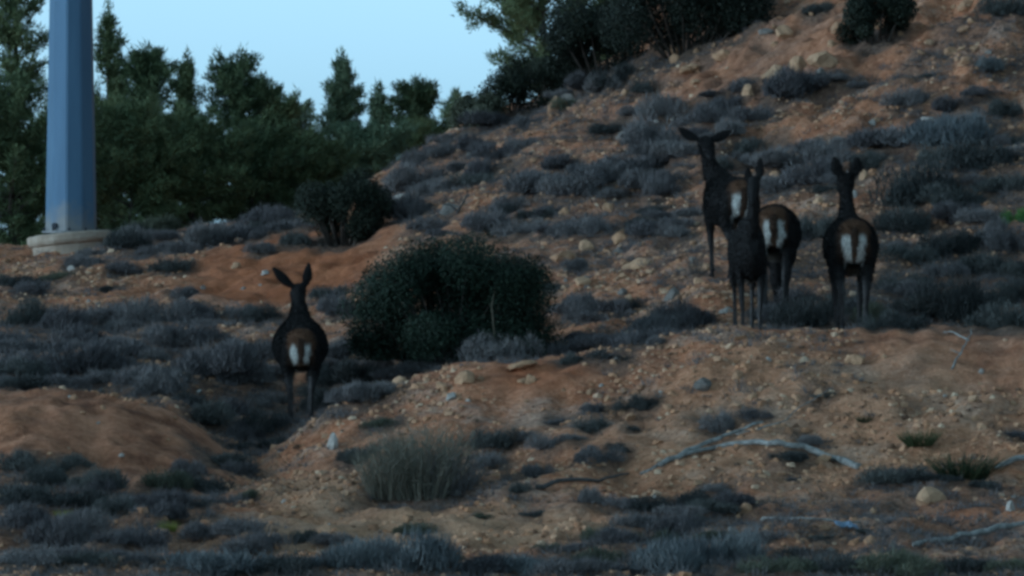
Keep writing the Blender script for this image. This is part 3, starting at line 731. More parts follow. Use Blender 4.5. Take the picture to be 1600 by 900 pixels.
NAMED = [
 (975, 374, 36, 26, 'rock', 'boulder', 'squat tan boulder alone below the middle hill scrub', 'boulder'),
 (872, 176, 40, 34, 'rock', 'boulder', 'upright tan boulder on the hill skyline below the bushes', 'boulder'),
 (1291, 104, 54, 28, 'rock', 'boulder', 'largest tan boulder below the bushy hilltop shrub', 'boulder'),
 (1213, 126, 44, 24, 'rock', 'boulder', 'tan boulder left of the largest hillside boulder', 'boulder'),
 (1248, 112, 40, 24, 'rock', 'boulder', 'low tan slab between two hillside boulders', 'boulder'),
 (1130, 95, 34, 18, 'rock', 'boulder', 'tan slab below the broad skyline bush', 'boulder'),
 (1215, 152, 18, 10, 'pale_rock', 'stone', 'pale stone among grey scrub below hillside boulders', 'stone'),
 (1053, 190, 12, 8, 'pale_rock', 'stone', 'small pale stone above the left ear of the deer group', 'stone'),
 (1450, 196, 26, 16, 'pale_rock', 'stone', 'whitest stone in the scrub of the upper right slope', 'stone'),
 (1544, 90, 12, 8, 'pale_rock', 'stone', 'small white stone near the upper right corner', 'stone'),
 (1363, 196, 14, 10, 'pale_rock', 'stone', 'small pale stone above the rightmost deer', 'stone'),
 (520, 700, 20, 24, 'pale_rock', 'stone', 'upright pale grey stone right of the gully', 'stone'),
 (1100, 612, 34, 20, 'grey_rock', 'stone', 'flat grey stone set in the berm face', 'stone'),
 (700, 335, 40, 16, 'grey_rock', 'stone', 'dark flat stone left of the forked dead twig', 'stone'),
 (625, 314, 44, 12, 'pale_rock', 'stone', 'long pale slab on the left shoulder of the hill', 'stone'),
 (880, 410, 50, 22, 'rock', 'boulder', 'tan ledge stone upper right of the large dark green bush', 'boulder'),
 (912, 446, 34, 18, 'rock', 'boulder', 'pinkish stone right of the large dark green bush', 'boulder'),
 (1000, 418, 60, 16, 'rock', 'boulder', 'long tan ledge below the squat tan boulder', 'boulder'),
 (728, 598, 40, 18, 'rock', 'boulder', 'tan boulder at the berm crest below the large dark green bush', 'boulder'),
 (690, 612, 26, 13, 'rock', 'boulder', 'smaller boulder left of the berm crest boulder', 'boulder'),
 (630, 600, 30, 12, 'rock', 'stone', 'flat tan stone at the left end of the berm crest', 'stone'),
 (820, 578, 54, 14, 'rock', 'boulder', 'wide tan crest stone below the scrub band', 'boulder'),
 (1335, 568, 34, 20, 'rock', 'stone', 'yellowish stone on the berm below the rightmost deer', 'stone'),
 (1155, 534, 26, 10, 'rock', 'stone', 'tan stone on the berm crest below the deer group', 'stone'),
 (1136, 488, 24, 9, 'pale_rock', 'stone', 'flat pale stone left of the deer group legs', 'stone'),
 (1455, 786, 46, 24, 'rock', 'stone', 'pale orange stone below the right grass tufts', 'stone'),
 (1578, 800, 18, 22, 'pale_rock', 'stone', 'upright pale stone at the lower right edge', 'stone'),
 (1525, 658, 14, 12, 'rock', 'stone', 'small round stone on the smooth right berm', 'stone'),
 (190, 715, 10, 8, 'pale_rock', 'stone', 'small pale stone on the front of the dirt mound', 'stone'),
 (380, 455, 9, 7, 'pale_rock', 'stone', 'small white stone on the red dirt bank', 'stone'),
 (176, 622, 18, 10, 'rock', 'stone', 'tan stone on the top of the dirt mound', 'stone'),
 (115, 625, 16, 9, 'rock', 'stone', 'tan stone on the upper left of the dirt mound', 'stone'),
 (112, 422, 14, 8, 'pale_rock', 'stone', 'pale stone below the concrete pole base', 'stone'),
 (175, 382, 20, 8, 'pale_rock', 'stone', 'pale stone right beside the concrete pole base', 'stone'),
 (1044, 836, 10, 8, 'pale_rock', 'stone', 'small white stone in scrub near the bottom edge', 'stone'),
 (1230, 872, 18, 12, 'rock', 'stone', 'orange stone at the bottom edge below the scrap', 'stone'),
 (1090, 760, 20, 12, 'rock', 'stone', 'tan stone under the left end of the fallen branch', 'stone'),
 (1288, 722, 26, 16, 'rock', 'stone', 'tan stone under the arched fallen branch', 'stone'),
]
for k, (u, v, wp, hp, mk, nm, lb, ct) in enumerate(NAMED):
    o = put_rock(u, v, wp, hp, mk, k * 3 + 1, nm); tag(o, lb, ct, 'boulders on the hillside' if ct == 'boulder' else 'noticeable stones')
# the other stones, in bands
rs = random.Random(21)
SPOTS = []
def band(n, u0, u1, v0, v1, smin, smax, mats, slope=0.0):
    for _ in range(n):
        u = rs.uniform(u0, u1); v = rs.uniform(v0, v1) + slope * (u - u0)
        SPOTS.append((u, v, smin + (smax - smin) * rs.random() ** 2.2, rs.choice(mats)))
band(44, 560, 1600, 560, 660, 8, 22, ['rock'] * 7 + ['pale_rock'])
band(26, 1000, 1590, 760, 870, 8, 24, ['rock', 'rock', 'rock', 'rock', 'pale_rock', 'grey_rock'])
band(40, 880, 1110, 380, 500, 9, 26, ['rock', 'rock', 'rock', 'grey_rock'])
band(52, 880, 1600, 60, 190, 9, 32, ['rock', 'rock', 'rock', 'grey_rock'], -.12)
band(26, 1000, 1600, 190, 330, 8, 20, ['rock', 'rock', 'pale_rock'])
band(22, 610, 1000, 215, 350, 8, 24, ['rock', 'rock', 'grey_rock'], -.05)
band(16, 120, 420, 400, 600, 7, 16, ['rock', 'pale_rock', 'grey_rock'])
band(10, 0, 340, 610, 720, 7, 14, ['rock', 'rock', 'pale_rock'])
band(16, 400, 900, 690, 850, 7, 15, ['rock', 'rock', 'pale_rock'])
MW = {'rock': 'tan stone', 'pale_rock': 'pale stone', 'grey_rock': 'grey stone'}
lab = single_out([(('small ' if s[2] < 11 else '' if s[2] < 18 else 'large ') + MW[s[3]] + ' ' + rel(s[0], s[1]), s[0]) for s in SPOTS])
for k, (u, v, s, mk) in enumerate(SPOTS):
    o = put_rock(u, v, s, s * rs.uniform(.45, .8), mk, rs.randrange(7)); tag(o, lab[k], 'stone', 'loose stones on the slopes')

# gravel: tens of thousands of chips, one mass
rng = np.random.default_rng(8)
NG = 90000
yy = 44 + (92 - 44) * rng.random(NG) ** .85; uu = rng.uniform(-60, 1660, NG)
xx = (uu - 800) / FOCAL * yy
cz = _bil(clay_zone, xx, yy); lt = _bil(litter, xx, yy)
keepm = (fbm(xx * .8, yy * .8, 66, 3) * 1.5 + rng.random(NG) * .45 - .8 * cz - .3 * lt) > .84
xx, yy = xx[keepm], yy[keepm]; NG = len(xx)
g = rng.lognormal(-4.0, .55, NG); g = np.clip(g, .007, .055)
# a chip: flat top, five sides, no underside
ico = np.array([(math.cos(k * 1.2566), math.sin(k * 1.2566), -.5) for k in range(5)] + [(.62 * math.cos(k * 1.2566 + .5), .62 * math.sin(k * 1.2566 + .5), .55) for k in range(5)])
icf = np.array([t for k in range(5) for t in ((k, (k + 1) % 5, 5 + k), ((k + 1) % 5, 5 + (k + 1) % 5, 5 + k))] + [(5, 6, 7), (5, 7, 8), (5, 8, 9)])
NV = len(ico)
Vv = ico[None] * rng.uniform(.65, 1.3, (NG, NV, 1)) + rng.normal(scale=.13, size=(NG, NV, 3))
ca, sa = np.cos(rng.random(NG) * 6.28), np.sin(rng.random(NG) * 6.28)
nrm_ = np.sqrt(ca ** 2 + sa ** 2); ca, sa = ca / nrm_, sa / nrm_
Vr = np.stack([Vv[..., 0] * ca[:, None] - Vv[..., 1] * sa[:, None], Vv[..., 0] * sa[:, None] + Vv[..., 1] * ca[:, None], Vv[..., 2] * .7], -1)
Vr = Vr * g[:, None, None] + np.stack([xx, yy, H(xx, yy) + g * .15], -1)[:, None]
Fg = (icf[None] + (np.arange(NG) * NV)[:, None, None]).reshape(-1, 3)
tag(link('gravel', raw_mesh('gravel', Vr.reshape(-1, 3), Fg, 3, False, np.repeat(rng.random(NG), NV)), M['gravel']), 'loose tan gravel strewn over the bare slopes', 'gravel', kind='stuff')
# dry grass and twig litter between the shrubs
ND = 90000
yy = 44 + (90 - 44) * rng.random(ND) ** .9; uu = rng.uniform(-60, 1660, ND); xx = (uu - 800) / FOCAL * yy
lt = _bil(litter, xx, yy); cz = _bil(clay_zone, xx, yy)
keepm = (lt * 1.1 + fbm(xx * .7, yy * .7, 31, 3) * .9 + rng.random(ND) * .55 - cz * .5) > 1.02
xx, yy = xx[keepm], yy[keepm]; ND = len(xx)
D = rng.normal(size=(ND, 3)) * [.8, .8, .35]; D[:, 2] = np.abs(D[:, 2]) + .25
V, F, T = blades(np.stack([xx, yy, H(xx, yy) - .005], -1), D, rng.uniform(.04, .15, ND), rng.uniform(.005, .011, ND), rng)
tag(link('dry_grass', raw_mesh('dry_grass', V[:], F, 3, False, T), M['straw' if False else 'twig']), 'short dry grass and twig litter between the shrubs', 'dry grass', kind='stuff')
print('gravel', NG, 'dry', ND)

# low ground cover: tiny grey tufts nobody could count
NC = 24000
yy = 44 + (92 - 44) * rng.random(NC) ** .85; uu = rng.uniform(-60, 1660, NC); xx = (uu - 800) / FOCAL * yy
lt = _bil(litter, xx, yy); cz = _bil(clay_zone, xx, yy)
keepm = (fbm(xx * .9 + 3, yy * .6, 51, 3) * 1.0 + rng.random(NC) * .5 + lt * .25 + _bil(thick, xx, yy) * .5 - cz * 1.0 - .25 * _bil(sand_zone, xx, yy)) > .98
xx, yy = xx[keepm], yy[keepm]; NC = len(xx); nb = 34
sz = rng.uniform(.04, .13, NC)
d = unit(NC * nb, rng); d[:, 2] = np.abs(d[:, 2]) * .7
szr = np.repeat(sz, nb)
base = np.repeat(np.stack([xx, yy, H(xx, yy) - .01], -1), nb, 0) + d * (szr * rng.random(NC * nb))[:, None] * [1, 1, .6]
V, F, T = blades(base, d + [0, 0, .5] + rng.normal(scale=.3, size=d.shape), szr * rng.uniform(.4, .9, NC * nb), .007, rng)
T = np.repeat(np.repeat(rng.random(NC), nb) * .7, 3) + T * .3
tag(link('ground_cover', raw_mesh('ground_cover', V, F, 3, False, T), M['scrub']), 'tiny grey tufts of ground cover on the stony slopes', 'ground cover', kind='stuff')
print('cover', NC)
for o_ in bpy.data.objects:
    if len(str(o_.get('label','')).split())>16: print('LONG', o_['label'])

# ------------------------------------------------------------------ dead wood and the scrap
def wood(name, pts, r0, r1, label, cat, mat, forks=(), sides=7):
    """pts: (bearing, dip, lift, distance or None)"""
    def at(q):
        if len(q) > 3 and q[3]:
            Y = q[3]; return Vector(((q[0] - 800) / FOCAL * Y, Y, (450 - q[1]) / FOCAL * Y))
        g_ = ground(q[0], q[1]); return g_ + Vector((0, 0, q[2]))
    P_ = [at(q) for q in pts]
    root = empty(name, P_[0], label, cat)
    def limb(Q, a, b_, part):
        # wobble and subdivide
        out, rad = [], []
        for i in range(len(Q) - 1):
            for s in range(4):
                t = s / 4; q = Q[i].lerp(Q[i + 1], t)
                f = (i + t) / (len(Q) - 1)
                q = q + Vector((mnoise.noise(q * 9), mnoise.noise(q * 9 + Vector((5, 5, 5))), mnoise.noise(q * 9 + Vector((9, 2, 7))))) * .025
                out.append(q - P_[0]); rad.append((a + (b_ - a) * f) * (1 + .25 * mnoise.noise(q * 14)))
        out.append(Q[-1] - P_[0]); rad.append(b_)
        pp = Parts(); pp.add(*tube(out, rad, sides)); link(part, pp.mesh(part), M[mat], root)
    limb(P_, r0, r1, 'limb')
    for fk, a, b_ in forks: limb([at(q) for q in fk], a, b_, 'fork')
    return root
wood('fallen_branch', [(1000, 746, .02), (1060, 718, .02), (1110, 704, .02), (1165, 697, .035), (1215, 700, .05), (1265, 711, .045), (1310, 724, .03), (1342, 734, .02)], .016, .036,
     'long pale fallen branch arched over the near slope', 'branch', 'dead_wood')
wood('fallen_branch', [(1030, 735, .05), (1090, 708, .05), (1130, 692, .05), (1192, 670, .04)], .028, .012,
     'straight grey branch crossing the left end of the arched one', 'branch', 'dead_wood',
     forks=[([(1150, 686, .05), (1215, 672, .06), (1260, 645, .08), (1302, 615, .06)], .008, .004)])
wood('dead_stick', [(838, 766, .02), (890, 757, .03), (935, 756, .03), (982, 748, .02)], .022, .010, 'dark thin stick lying right of the tall broom shrub', 'stick', 'dark_wood')
wood('fallen_log', [(1425, 858, .03), (1500, 848, .05), (1560, 836, .06), (1640, 824, .06)], .02, .032, 'long grey log near the lower right corner', 'log', 'dead_wood')
wood('fallen_log', [(1556, 738, .04), (1590, 727, .05), (1650, 716, .05)], .022, .03, 'grey log end at the right picture edge', 'log', 'dead_wood')
wood('dead_stick', [(1190, 815, .02), (1270, 818, .03), (1345, 822, .03)], .012, .008, 'thin pale stick beside the blue scrap', 'stick', 'dead_wood')
pt = ground(716, 336)
wood('forked_twig', [(714, 336, .0), (724, 316, 0, pt.y), (733, 294, 0, pt.y)], .022, .009, 'forked dead twig standing on the middle hillside', 'twig', 'dark_wood',
     forks=[([(716, 334, .0), (704, 322, 0, pt.y), (688, 318, 0, pt.y)], .016, .006), ([(724, 316, 0, pt.y), (718, 300, 0, pt.y)], .010, .004)])
pt = ground(1500, 562)
wood('forked_twig', [(1486, 578, .0), (1503, 560, .06), (1514, 540, .08), (1518, 524, .06)], .010, .004, 'forked grey twig lying on the right berm', 'twig', 'dead_wood',
     forks=[([(1512, 545, .08), (1490, 532, .07), (1474, 528, .05)], .010, .004), ([(1503, 560, .05), (1485, 556, .06)], .007, .003)])
# crumpled pale scrap
m, nt, b = new_mat('pale_plastic'); b.inputs['Base Color'].default_value = (.18, .26, .36, 1); b.inputs['Roughness'].default_value = .45; M['scrap'] = m
p = ground(1322, 830)
bm = bmesh.new(); bmesh.ops.create_grid(bm, x_segments=14, y_segments=8, size=.5)
for v in bm.verts:
    v.co.x *= .22; v.co.y *= .10
    v.co.z = .035 * mnoise.noise(v.co * 14) + .02 * mnoise.noise(v.co * 40) + .03
g2 = bmesh.ops.extrude_face_region(bm, geom=bm.faces[:])
for e in g2['geom']:
    if isinstance(e, bmesh.types.BMVert): e.co.z -= .004
me = bpy.data.meshes.new('scrap'); bm.to_mesh(me); bm.free()
o = link('plastic_scrap', me, M['scrap'], None, (p.x, p.y, p.z + .02)); o.rotation_euler = (.35, .1, .3)
tag(o, 'crumpled pale blue scrap lying among lower right scrub', 'scrap')

# ------------------------------------------------------------------ steel pole on its concrete base
m, nt, b = new_mat('blue_grey_steel'); M['steel'] = m
tc = node(nt, 'ShaderNodeTexCoord').outputs['Object']
mp = node(nt, 'ShaderNodeMapping'); mp.inputs['Scale'].default_value = (1, 1, .12); nt.links.new(tc, mp.inputs[0])
n1 = ntex(nt, 5, 6, .6, mp.outputs[0])
c = ramp(nt, [(.3, (.058, .122, .20)), (.7, (.08, .162, .255))], n1)
sp = node(nt, 'ShaderNodeSeparateXYZ'); nt.links.new(tc, sp.inputs[0])
nz = ntex(nt, 3.0, 5, .65, tc)
hgt = node(nt, 'ShaderNodeMath', operation='MULTIPLY_ADD'); hgt.inputs[1].default_value = .9; nt.links.new(nz, hgt.inputs[0]); nt.links.new(sp.outputs[2], hgt.inputs[2])
xx1 = node(nt, 'ShaderNodeMath', operation='ABSOLUTE'); nt.links.new(sp.outputs[0], xx1.inputs[0])
h2 = node(nt, 'ShaderNodeMath', operation='MULTIPLY_ADD'); h2.inputs[1].default_value = .35; nt.links.new(xx1.outputs[0], h2.inputs[0]); nt.links.new(hgt.outputs[0], h2.inputs[2])
c = mixc(nt, ramp(nt, [(.62, (.75, .75, .75)), (.95, (0, 0, 0))], h2.outputs[0]), c, (.22, .20, .18))
nt.links.new(c, b.inputs['Base Color']); b.inputs['Metallic'].default_value = .25; b.inputs['Roughness'].default_value = .5
M['concrete'] = rock_mat('pale_concrete', [(.3, (.20, .14, .10)), (.5, (.31, .235, .18)), (.7, (.42, .35, .29))])
m, nt, b = new_mat('dark_steel'); b.inputs['Base Color'].default_value = (.03, .035, .045, 1); M['dark_steel'] = m
PY = 85.0
px_ = (111 - 800) / FOCAL * PY
zt = (450 - 364) / FOCAL * PY
pole = empty('steel_pole', (px_, PY, zt), 'tall faceted blue grey steel pole rising from a concrete base', 'pole')
sides = 10
def prism(r0, r1, z0, z1, n, rot=0.0):
    V = [(r0 * math.cos(2 * math.pi * k / n + rot), r0 * math.sin(2 * math.pi * k / n + rot), z0) for k in range(n)] + [(r1 * math.cos(2 * math.pi * k / n + rot), r1 * math.sin(2 * math.pi * k / n + rot), z1) for k in range(n)]
    F_ = [(k, (k + 1) % n, n + (k + 1) % n, n + k) for k in range(n)] + [tuple(range(n))[::-1], tuple(range(n, 2 * n))]
    return V, F_
r_b = 40.5 / FOCAL * PY; slope_r = (6.5 / FOCAL * PY) / (364 / FOCAL * PY)
hp = 9.5
pp = Parts(); pp.add(*prism(r_b, r_b - slope_r * hp, .03, hp, sides, R(12)))
me = pp.mesh('shaft', False)
bm = bmesh.new(); bm.from_mesh(me); bmesh.ops.bevel(bm, geom=[e for e in bm.edges if abs(e.verts[0].co.z - e.verts[1].co.z) > 1], offset=.012, segments=2, affect='EDGES'); bm.to_mesh(me); bm.free()
link('shaft', me, M['steel'], pole)
pp = Parts(); pp.add(*prism(r_b + .045, r_b + .045, 0, .028, 24)); link('base_plate', pp.mesh('base_plate', False), M['steel'], pole)
for k in range(10):
    a = 2 * math.pi * (k + .5) / 10
    pp = Parts(); pp.add(*prism(.016, .016, .029, .075, 6)); link('bolt', pp.mesh('bolt', False), M['dark_steel'], pole, ((r_b + .024) * math.cos(a), (r_b + .024) * math.sin(a), 0))
pp = Parts(); pp.add(*prism(.045, .045, -.02, .02, 12))
o = link('cable_hole', pp.mesh('cable_hole', False), M['dark_steel'], pole, (-.21, -r_b * .80, .10)); o.rotation_euler = (R(90), 0, R(-30))
# concrete drum: flared rim, chipped
bm = bmesh.new()
prof = [(0.0, .0), (.58, .0), (.615, -.02), (.62, -.10), (.60, -.14), (.55, -.17), (.53, -.5), (.54, -.8)]
nS = 40; rings = []
for r_, z_ in prof[1:]:
    ring = []
    for k in range(nS):
        a = 2 * math.pi * k / nS
        q = Vector((r_ * math.cos(a), r_ * math.sin(a), z_)); q *= 1; nn = mnoise.noise(q * 5) * .025
        ring.append(bm.verts.new((q.x * (1 + nn), q.y * (1 + nn), q.z + mnoise.noise(q * 7 + Vector((3, 3, 3))) * .012)))
    rings.append(ring)
for i in range(len(rings) - 1):
    for k in range(nS): bm.faces.new((rings[i + 1][k], rings[i + 1][(k + 1) % nS], rings[i][(k + 1) % nS], rings[i][k]))
bm.faces.new(rings[0])
me = bpy.data.meshes.new('plinth'); bm.to_mesh(me); bm.free()
o = link('concrete_base', me, M['concrete'], None, (px_ - .03, PY, zt - .008)); o.rotation_euler = (R(-1.0), R(-5.5), 0)
tag(o, 'round pale concrete base under the steel pole', 'concrete base')

# ------------------------------------------------------------------ deer
m, nt, b = new_mat('deer_coat'); M['coat'] = m
tc = node(nt, 'ShaderNodeTexCoord').outputs['Object']
mp = node(nt, 'ShaderNodeMapping'); mp.inputs['Scale'].default_value = (1, 1, .45); nt.links.new(tc, mp.inputs[0])
fur = ntex(nt, 60, 4, .7, mp.outputs[0])
colr = node(nt, 'ShaderNodeAttribute', attribute_name='coat').outputs['Color']
c = mixc(nt, .65, colr, ramp(nt, [(.3, (.45, .45, .45)), (.7, (1.5, 1.5, 1.5))], fur), 'MULTIPLY')
nt.links.new(c, b.inputs['Base Color']); b.inputs['Roughness'].default_value = .8
b.inputs['Specular IOR Level'].default_value = .15
bump(nt, b, fur, .5, .012)

def catmull(P, n):
    P = np.array(P, float); Q = np.vstack([2 * P[0] - P[1], P, 2 * P[-1] - P[-2]]); out = []
    for i in range(len(P) - 1):
        p0, p1, p2, p3 = Q[i:i + 4]
        for s in range(n):
            t = s / n
            out.append(.5 * (2 * p1 + (p2 - p0) * t + (2 * p0 - 5 * p1 + 4 * p2 - p3) * t * t + (3 * p1 - p0 - 3 * p2 + p3) * t ** 3))
    out.append(P[-1]); return np.array(out)
def loft(pp, keys, n=4, sides=16, side_axis=Vector((0, 1, 0)), xf=None):
    """keys: (x, y, z, half width, half depth) along a limb; closed tube with rounded ends"""
    K = catmull(keys, n); N_ = len(K); V, F_ = [], []
    for i in range(N_):
        d = Vector(K[min(i + 1, N_ - 1), :3] - K[max(i - 1, 0), :3]).normalized()
        b1 = d.cross(side_axis)
        b1.normalize(); a1 = b1.cross(d).normalized()
        c0 = Vector(K[i, :3])
        for k in range(sides):
            t = 2 * math.pi * k / sides
            q = c0 + a1 * math.cos(t) * max(K[i, 3], .004) + b1 * math.sin(t) * max(K[i, 4], .004)
            V.append(xf @ q if xf else q)
    for i in range(N_ - 1):
        for k in range(sides):
            F_.append((i * sides + k, i * sides + (k + 1) % sides, (i + 1) * sides + (k + 1) % sides, (i + 1) * sides + k))
    F_.append(tuple(range(sides))[::-1]); F_.append(tuple((N_ - 1) * sides + k for k in range(sides)))
    pp.add(V, F_)

def deer(u, vfoot, Y, heading, label, neck='up', head_yaw=0.0, head_pitch=0.0, ears=((.14, .2), (.14, .2)), scale=1.0, wide=1.0, stride=(0, 0, 0, 0), white=1.0, wtop=.94, wlow=.58, narrow_back=1.0, neck_yaw=0.0, slim=1.0):
    """heading in degrees: 0 walks straight away up the slope, + turns to the left"""
    x0 = (u - 800) / FOCAL * Y
    z0 = hz(x0, Y) if vfoot is None else (450 - vfoot) / FOCAL * Y
    yaw = R(90 + heading)
    rot = Matrix.Rotation(yaw, 3, 'Z')
    def foot_h(fx, fy):
        q = rot @ Vector((fx, fy, 0)) * scale
        return (hz(x0 + q.x, Y + q.y) - z0) / scale
    pitch = max(-.05, min(.18, (foot_h(.42, 0) - foot_h(-.45, 0)) / .87))   # trunk follows the slope
    def lift(x): return pitch * x
    pp = Parts()
    w = wide
    trunk = [(-.64, 0, .90, .03, .05), (-.60, 0, .90, .12, .13), (-.50, 0, .885, .185 * narrow_back, .19), (-.34, 0, .875, .215 * w, .215), (-.12, 0, .835, .265 * w, .255),
             (.10, 0, .815, .27 * w, .27), (.28, 0, .825, .235 * w, .265), (.44, 0, .86, .185, .245), (.56, 0, .90, .14, .20), (.64, 0, .93, .07, .12)]
    loft(pp, [(a, y, z + lift(a), r1, r2) for a, y, z, r1, r2 in trunk], 4, 20)
    NK = {'up': [(.40, 0, .92, .13, .19), (.60, 0, 1.02, .105, .15), (.76, 0, 1.13, .078, .105), (.86, 0, 1.23, .064, .08), (.91, 0, 1.29, .055, .06)],
          'tall': [(.38, 0, .93, .13, .19), (.54, 0, 1.05, .09, .15), (.65, 0, 1.19, .062, .10), (.71, 0, 1.33, .053, .078), (.74, 0, 1.41, .055, .06)],
          'down': [(.42, 0, .90, .13, .18), (.66, 0, .86, .10, .13), (.88, 0, .70, .075, .10), (1.02, 0, .50, .062, .08), (1.06, 0, .42, .055, .06)]}[neck]
    zf = lift(.5)
    nyaw = Matrix.Translation((.42, 0, 0)) @ Matrix.Rotation(R(neck_yaw), 4, 'Z') @ Matrix.Translation((-.42, 0, 0))
    loft(pp, [(a, y, z + zf, r1, r2) for a, y, z, r1, r2 in NK], 4, 16, xf=nyaw)
    hx, hzz = NK[-1][0], NK[-1][2] + zf
    hp_ = R(55 if neck == 'down' else 20) + R(head_pitch)
    XF = nyaw @ Matrix.Translation((hx, 0, hzz)) @ Matrix.Rotation(R(head_yaw), 4, 'Z') @ Matrix.Rotation(hp_, 4, 'Y')
    loft(pp, [(-.09, 0, .0, .03, .04), (-.05, 0, .01, .068, .075), (.03, 0, .015, .080, .088), (.11, 0, .0, .074, .080), (.19, 0, -.02, .055, .062), (.27, 0, -.035, .042, .048), (.325, 0, -.045, .038, .040), (.345, 0, -.05, .02, .022)], 3, 14, xf=XF)
    for s in (-1, 1):      # brow and eye
        loft(pp, [(.07, s * .058, .035, .012, .012), (.10, s * .066, .03, .02, .02), (.13, s * .058, .02, .01, .01)], 2, 8, xf=XF)
    XE = nyaw @ Matrix.Translation((hx, 0, hzz)) @ Matrix.Rotation(R(head_yaw), 4, 'Z')
    for s, (out_, upz) in zip((1, -1), ears):     # s=+1: the animal's left ear
        b0 = Vector((-.03, s * .05, .05)); e1 = Vector((-.05, s * (.05 + out_), .05 + upz))
        mid = b0.lerp(e1, .5) + Vector((-.01, s * .012, -.008))
        ks = []
        for t, hw in ((0, .022), (.2, .040), (.45, .058), (.7, .048), (.9, .024), (1.0, .007)):
            q = b0.lerp(mid, t * 2) if t < .5 else mid.lerp(e1, t * 2 - 1)
            ks.append((q.x, q.y, q.z, hw, .017))
        d = (e1 - b0).normalized(); ax = d.cross(Vector((1, 0, 0))).normalized()
        loft(pp, ks, 3, 12, side_axis=ax, xf=XE)
    # legs: stride = fore-aft offset of each hoof (hind left, hind right, fore left, fore right)
    for j, s in ((0, 1), (1, -1)):
        st_ = stride[j]; fx = -.50 + st_; fz = foot_h(fx, s * .10) ; lf = lift(-.45)
        loft(pp, [(-.40, s * .09, .97 + lf, .07, .12), (-.42, s * .125, .83 + lf, .088, .165), (-.37 + st_ * .1, s * .135, .68 + lf, .068, .115), (-.42 + st_ * .4, s * .125, .55 + (lf + fz) / 2, .046, .066), (-.53 + st_ * .7, s * .115, .455 + (lf + fz) / 2, .034, .044),
                  (-.525 + st_ * .85, s * .108, .36 + fz, .026, .031), (-.505 + st_ * .95, s * .105, .20 + fz, .023, .026), (-.50 + st_, s * .10, .095 + fz, .027, .029), (-.475 + st_, s * .10, .055 + fz, .025, .028), (-.46 + st_, s * .10, .012 + fz, .033, .040), (-.455 + st_, s * .10, -.012 + fz, .034, .042)], 3, 12)
        st_ = stride[2 + j]; fx = .42 + st_; fz = foot_h(fx, s * .10); lf = lift(.42)
        loft(pp, [(.44, s * .11, .90 + lf, .06, .13), (.40, s * .135, .76 + lf, .066, .115), (.385 + st_ * .2, s * .135, .63 + lf, .052, .075), (.40 + st_ * .4, s * .125, .50 + (lf + fz) / 2, .039, .046), (.42 + st_ * .6, s * .115, .37 + fz, .034, .038),
                  (.42 + st_ * .8, s * .108, .30 + fz, .025, .029), (.42 + st_ * .95, s * .105, .16 + fz, .022, .024), (.42 + st_, s * .10, .09 + fz, .026, .028), (.44 + st_, s * .10, .05 + fz, .025, .027), (.455 + st_, s * .10, .012 + fz, .032, .039), (.46 + st_, s * .10, -.012 + fz, .033, .041)], 3, 12)
    tl = lift(-.6)
    loft(pp, [(-.58, 0, 1.0 + tl, .030, .03), (-.645, 0, .955 + tl, .032, .026), (-.672, 0, .87 + tl, .030, .024), (-.665, 0, .79 + tl, .02, .018), (-.655, 0, .755 + tl, .008, .008)], 3, 10)
    me = pp.mesh('deer_raw')
    tmp = bpy.data.objects.new('deer_tmp', me); COL.objects.link(tmp)
    rm = tmp.modifiers.new('r', 'REMESH'); rm.mode = 'VOXEL'; rm.voxel_size = .0125; rm.use_smooth_shade = True
    sm = tmp.modifiers.new('s', 'SMOOTH'); sm.factor = .5; sm.iterations = 4
    dg = bpy.context.evaluated_depsgraph_get()
    out = bpy.data.meshes.new_from_object(tmp.evaluated_get(dg)); out.name = 'deer'
    bpy.data.objects.remove(tmp)
    # coat pattern, in the animal's own frame
    n = len(out.vertices); co = np.zeros(n * 3, np.float32); out.vertices.foreach_get('co', co); co = co.reshape(-1, 3).astype(float)
    X_, Y_, Z_ = co[:, 0], np.abs(co[:, 1]), co[:, 2] - pitch * co[:, 0]
    jit = (fbm(co[:, 1] * 18 + 7 + u, co[:, 2] * 11 + u * .3, 13, 3) - .5)
    C_ = np.tile(np.array((.013, .012, .0125)), (n, 1))
    def paint(mask, c_):
        nonlocal C_
        mk = np.clip(mask, 0, 1)[:, None]; C_ = C_ * (1 - mk) + np.array(c_) * mk
    legs = (1 - sstep(.42, .60, co[:, 2])) * (np.abs(X_) < .75)
    paint(legs * .8, (.026, .024, .025))
    inner = legs * (1 - sstep(.085, .12, Y_)) * sstep(.08, .2, co[:, 2])
    paint(inner * .8, (.085, .08, .08))
    paint((1 - sstep(.60, .66, Z_)) * sstep(.5, .58, Z_) * (1 - sstep(.05, .12, Y_)) * (np.abs(X_) < .35) * .8, (.12, .105, .09))
    rear = 1 - sstep(-.52, -.44, X_)
    paint(rear * (1 - sstep(.10, .17, Y_ + jit * .06)) * sstep(.62, .92, Z_ + jit * .08), (.11, .056, .034))
    paint(rear * (1 - sstep(.06, .10, Y_ + jit * .04)) * sstep(.55, .62, Z_) * (1 - sstep(.74, .82, Z_)), (.10, .054, .032))
    if white > 0:
        f_ = np.clip((Z_ - wlow) / (wtop - wlow), 0, 1)
        cy = .060 + .008 * f_; hw_ = .011 + .029 * np.sin(np.clip(f_ * 1.15, 0, 1) * 2.2)
        back_of = 1 - sstep(-.05, .03, X_ - (-.53 + (.9 - Z_) * .55))
        strip = back_of * (1 - sstep(hw_ - .020, hw_ + .018, np.abs(Y_ - cy - jit * .085))) * sstep(wlow, wlow + .07, Z_ + jit * .08) * (1 - sstep(wtop - .05, wtop + .02, Z_ + jit * .06))
        paint(strip * white, (.66, .65, .62))
    tail = (X_ < -.63) * (Y_ < .034) * (Z_ > .73)
    paint(tail * 1.0, (.05, .028, .019))
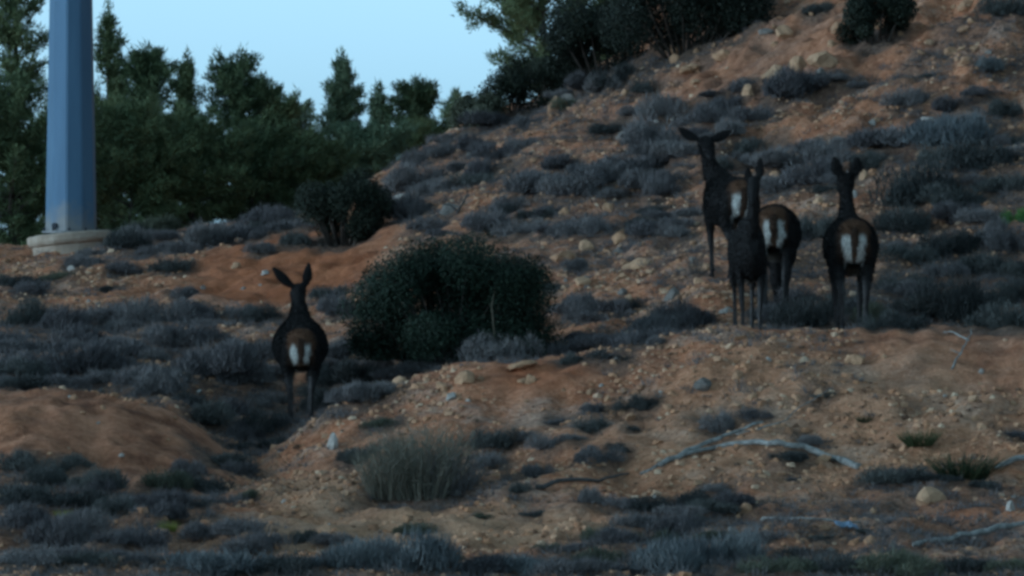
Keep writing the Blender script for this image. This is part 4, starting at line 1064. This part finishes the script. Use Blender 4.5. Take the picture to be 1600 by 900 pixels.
    paint((co[:, 2] < .045) * (legs > .5), (.012, .011, .011))
    ca_ = out.attributes.new('coat', 'FLOAT_COLOR', 'POINT')
    ca_.data.foreach_set('color', np.concatenate([C_, np.ones((n, 1))], 1).astype(np.float32).ravel())
    out.materials.clear(); out.materials.append(M['coat'])
    o = bpy.data.objects.new('deer', out); COL.objects.link(o)
    # short hair lying back and down over the coat
    nr = np.zeros(n * 3, np.float32); out.vertices.foreach_get('normal', nr); nr = nr.reshape(-1, 3).astype(float)
    rg = np.random.default_rng(int(abs(u))); pk = rg.integers(0, n, int(n * 1.3))
    pk = pk[co[pk, 2] > .08]
    Dh = nr[pk] * .75 + np.array([-.45, 0, -.6]) + rg.normal(scale=.28, size=(len(pk), 3))
    Lh = np.where(co[pk, 2] < .5, .012, np.where(np.abs(X_[pk]) > .72, .013, .026)) * rg.uniform(.6, 1.4, len(pk))
    Vh, Fh, Th = blades(co[pk] + rg.normal(scale=.004, size=(len(pk), 3)) - nr[pk] * .003, Dh, Lh, .0075, rg)
    hm_ = raw_mesh('fur', Vh, Fh, 3)
    ch = np.repeat(C_[pk] * rg.uniform(.55, 1.7, (len(pk), 1)), 3, 0)
    ha = hm_.attributes.new('coat', 'FLOAT_COLOR', 'POINT'); ha.data.foreach_set('color', np.concatenate([ch, np.ones((len(ch), 1))], 1).astype(np.float32).ravel())
    link('fur', hm_, M['coat'], o)
    o.location = (x0, Y, z0); o.rotation_euler = (0, 0, yaw); o.scale = (scale, scale * slim, scale)
    tag(o, label, 'deer', 'deer on the scrubby slope')
    return o
# heading: 0 = walking straight away
deer(469, None, 61.2, 3, 'lone dark deer on the left seen from behind with ears spread', 'up', head_yaw=8, ears=((.24, .22), (.05, .27)), wide=1.04, stride=(.06, -.04, 0, 0), wtop=.95, wlow=.69)
deer(1141, None, 66.0, 11, 'alert deer with wide spread ears behind the others in the group', 'tall', head_yaw=160, ears=((.25, .11), (.24, .14)), wide=.92, neck_yaw=20, scale=1.06)
deer(1168, None, 61.0, 182, 'slim dark deer facing the camera in front of the group', 'tall', head_yaw=-10, ears=((.03, .22), (.03, .13)), wide=.60, stride=(.10, -.10, .08, -.05), white=0, narrow_back=.6, scale=1.15, slim=.68)
deer(1211, None, 63.6, -4, 'deer with lowered head and white rump at the group right side', 'down', wide=.92, stride=(.07, -.07, 0, 0), scale=1.10)
deer(1329, None, 61.2, 0, 'rightmost deer alone seen from behind with long raised neck', 'tall', head_yaw=0, ears=((.06, .20), (.06, .20)), wide=.92, narrow_back=.92, stride=(.04, -.06, 0, 0), scale=1.12)
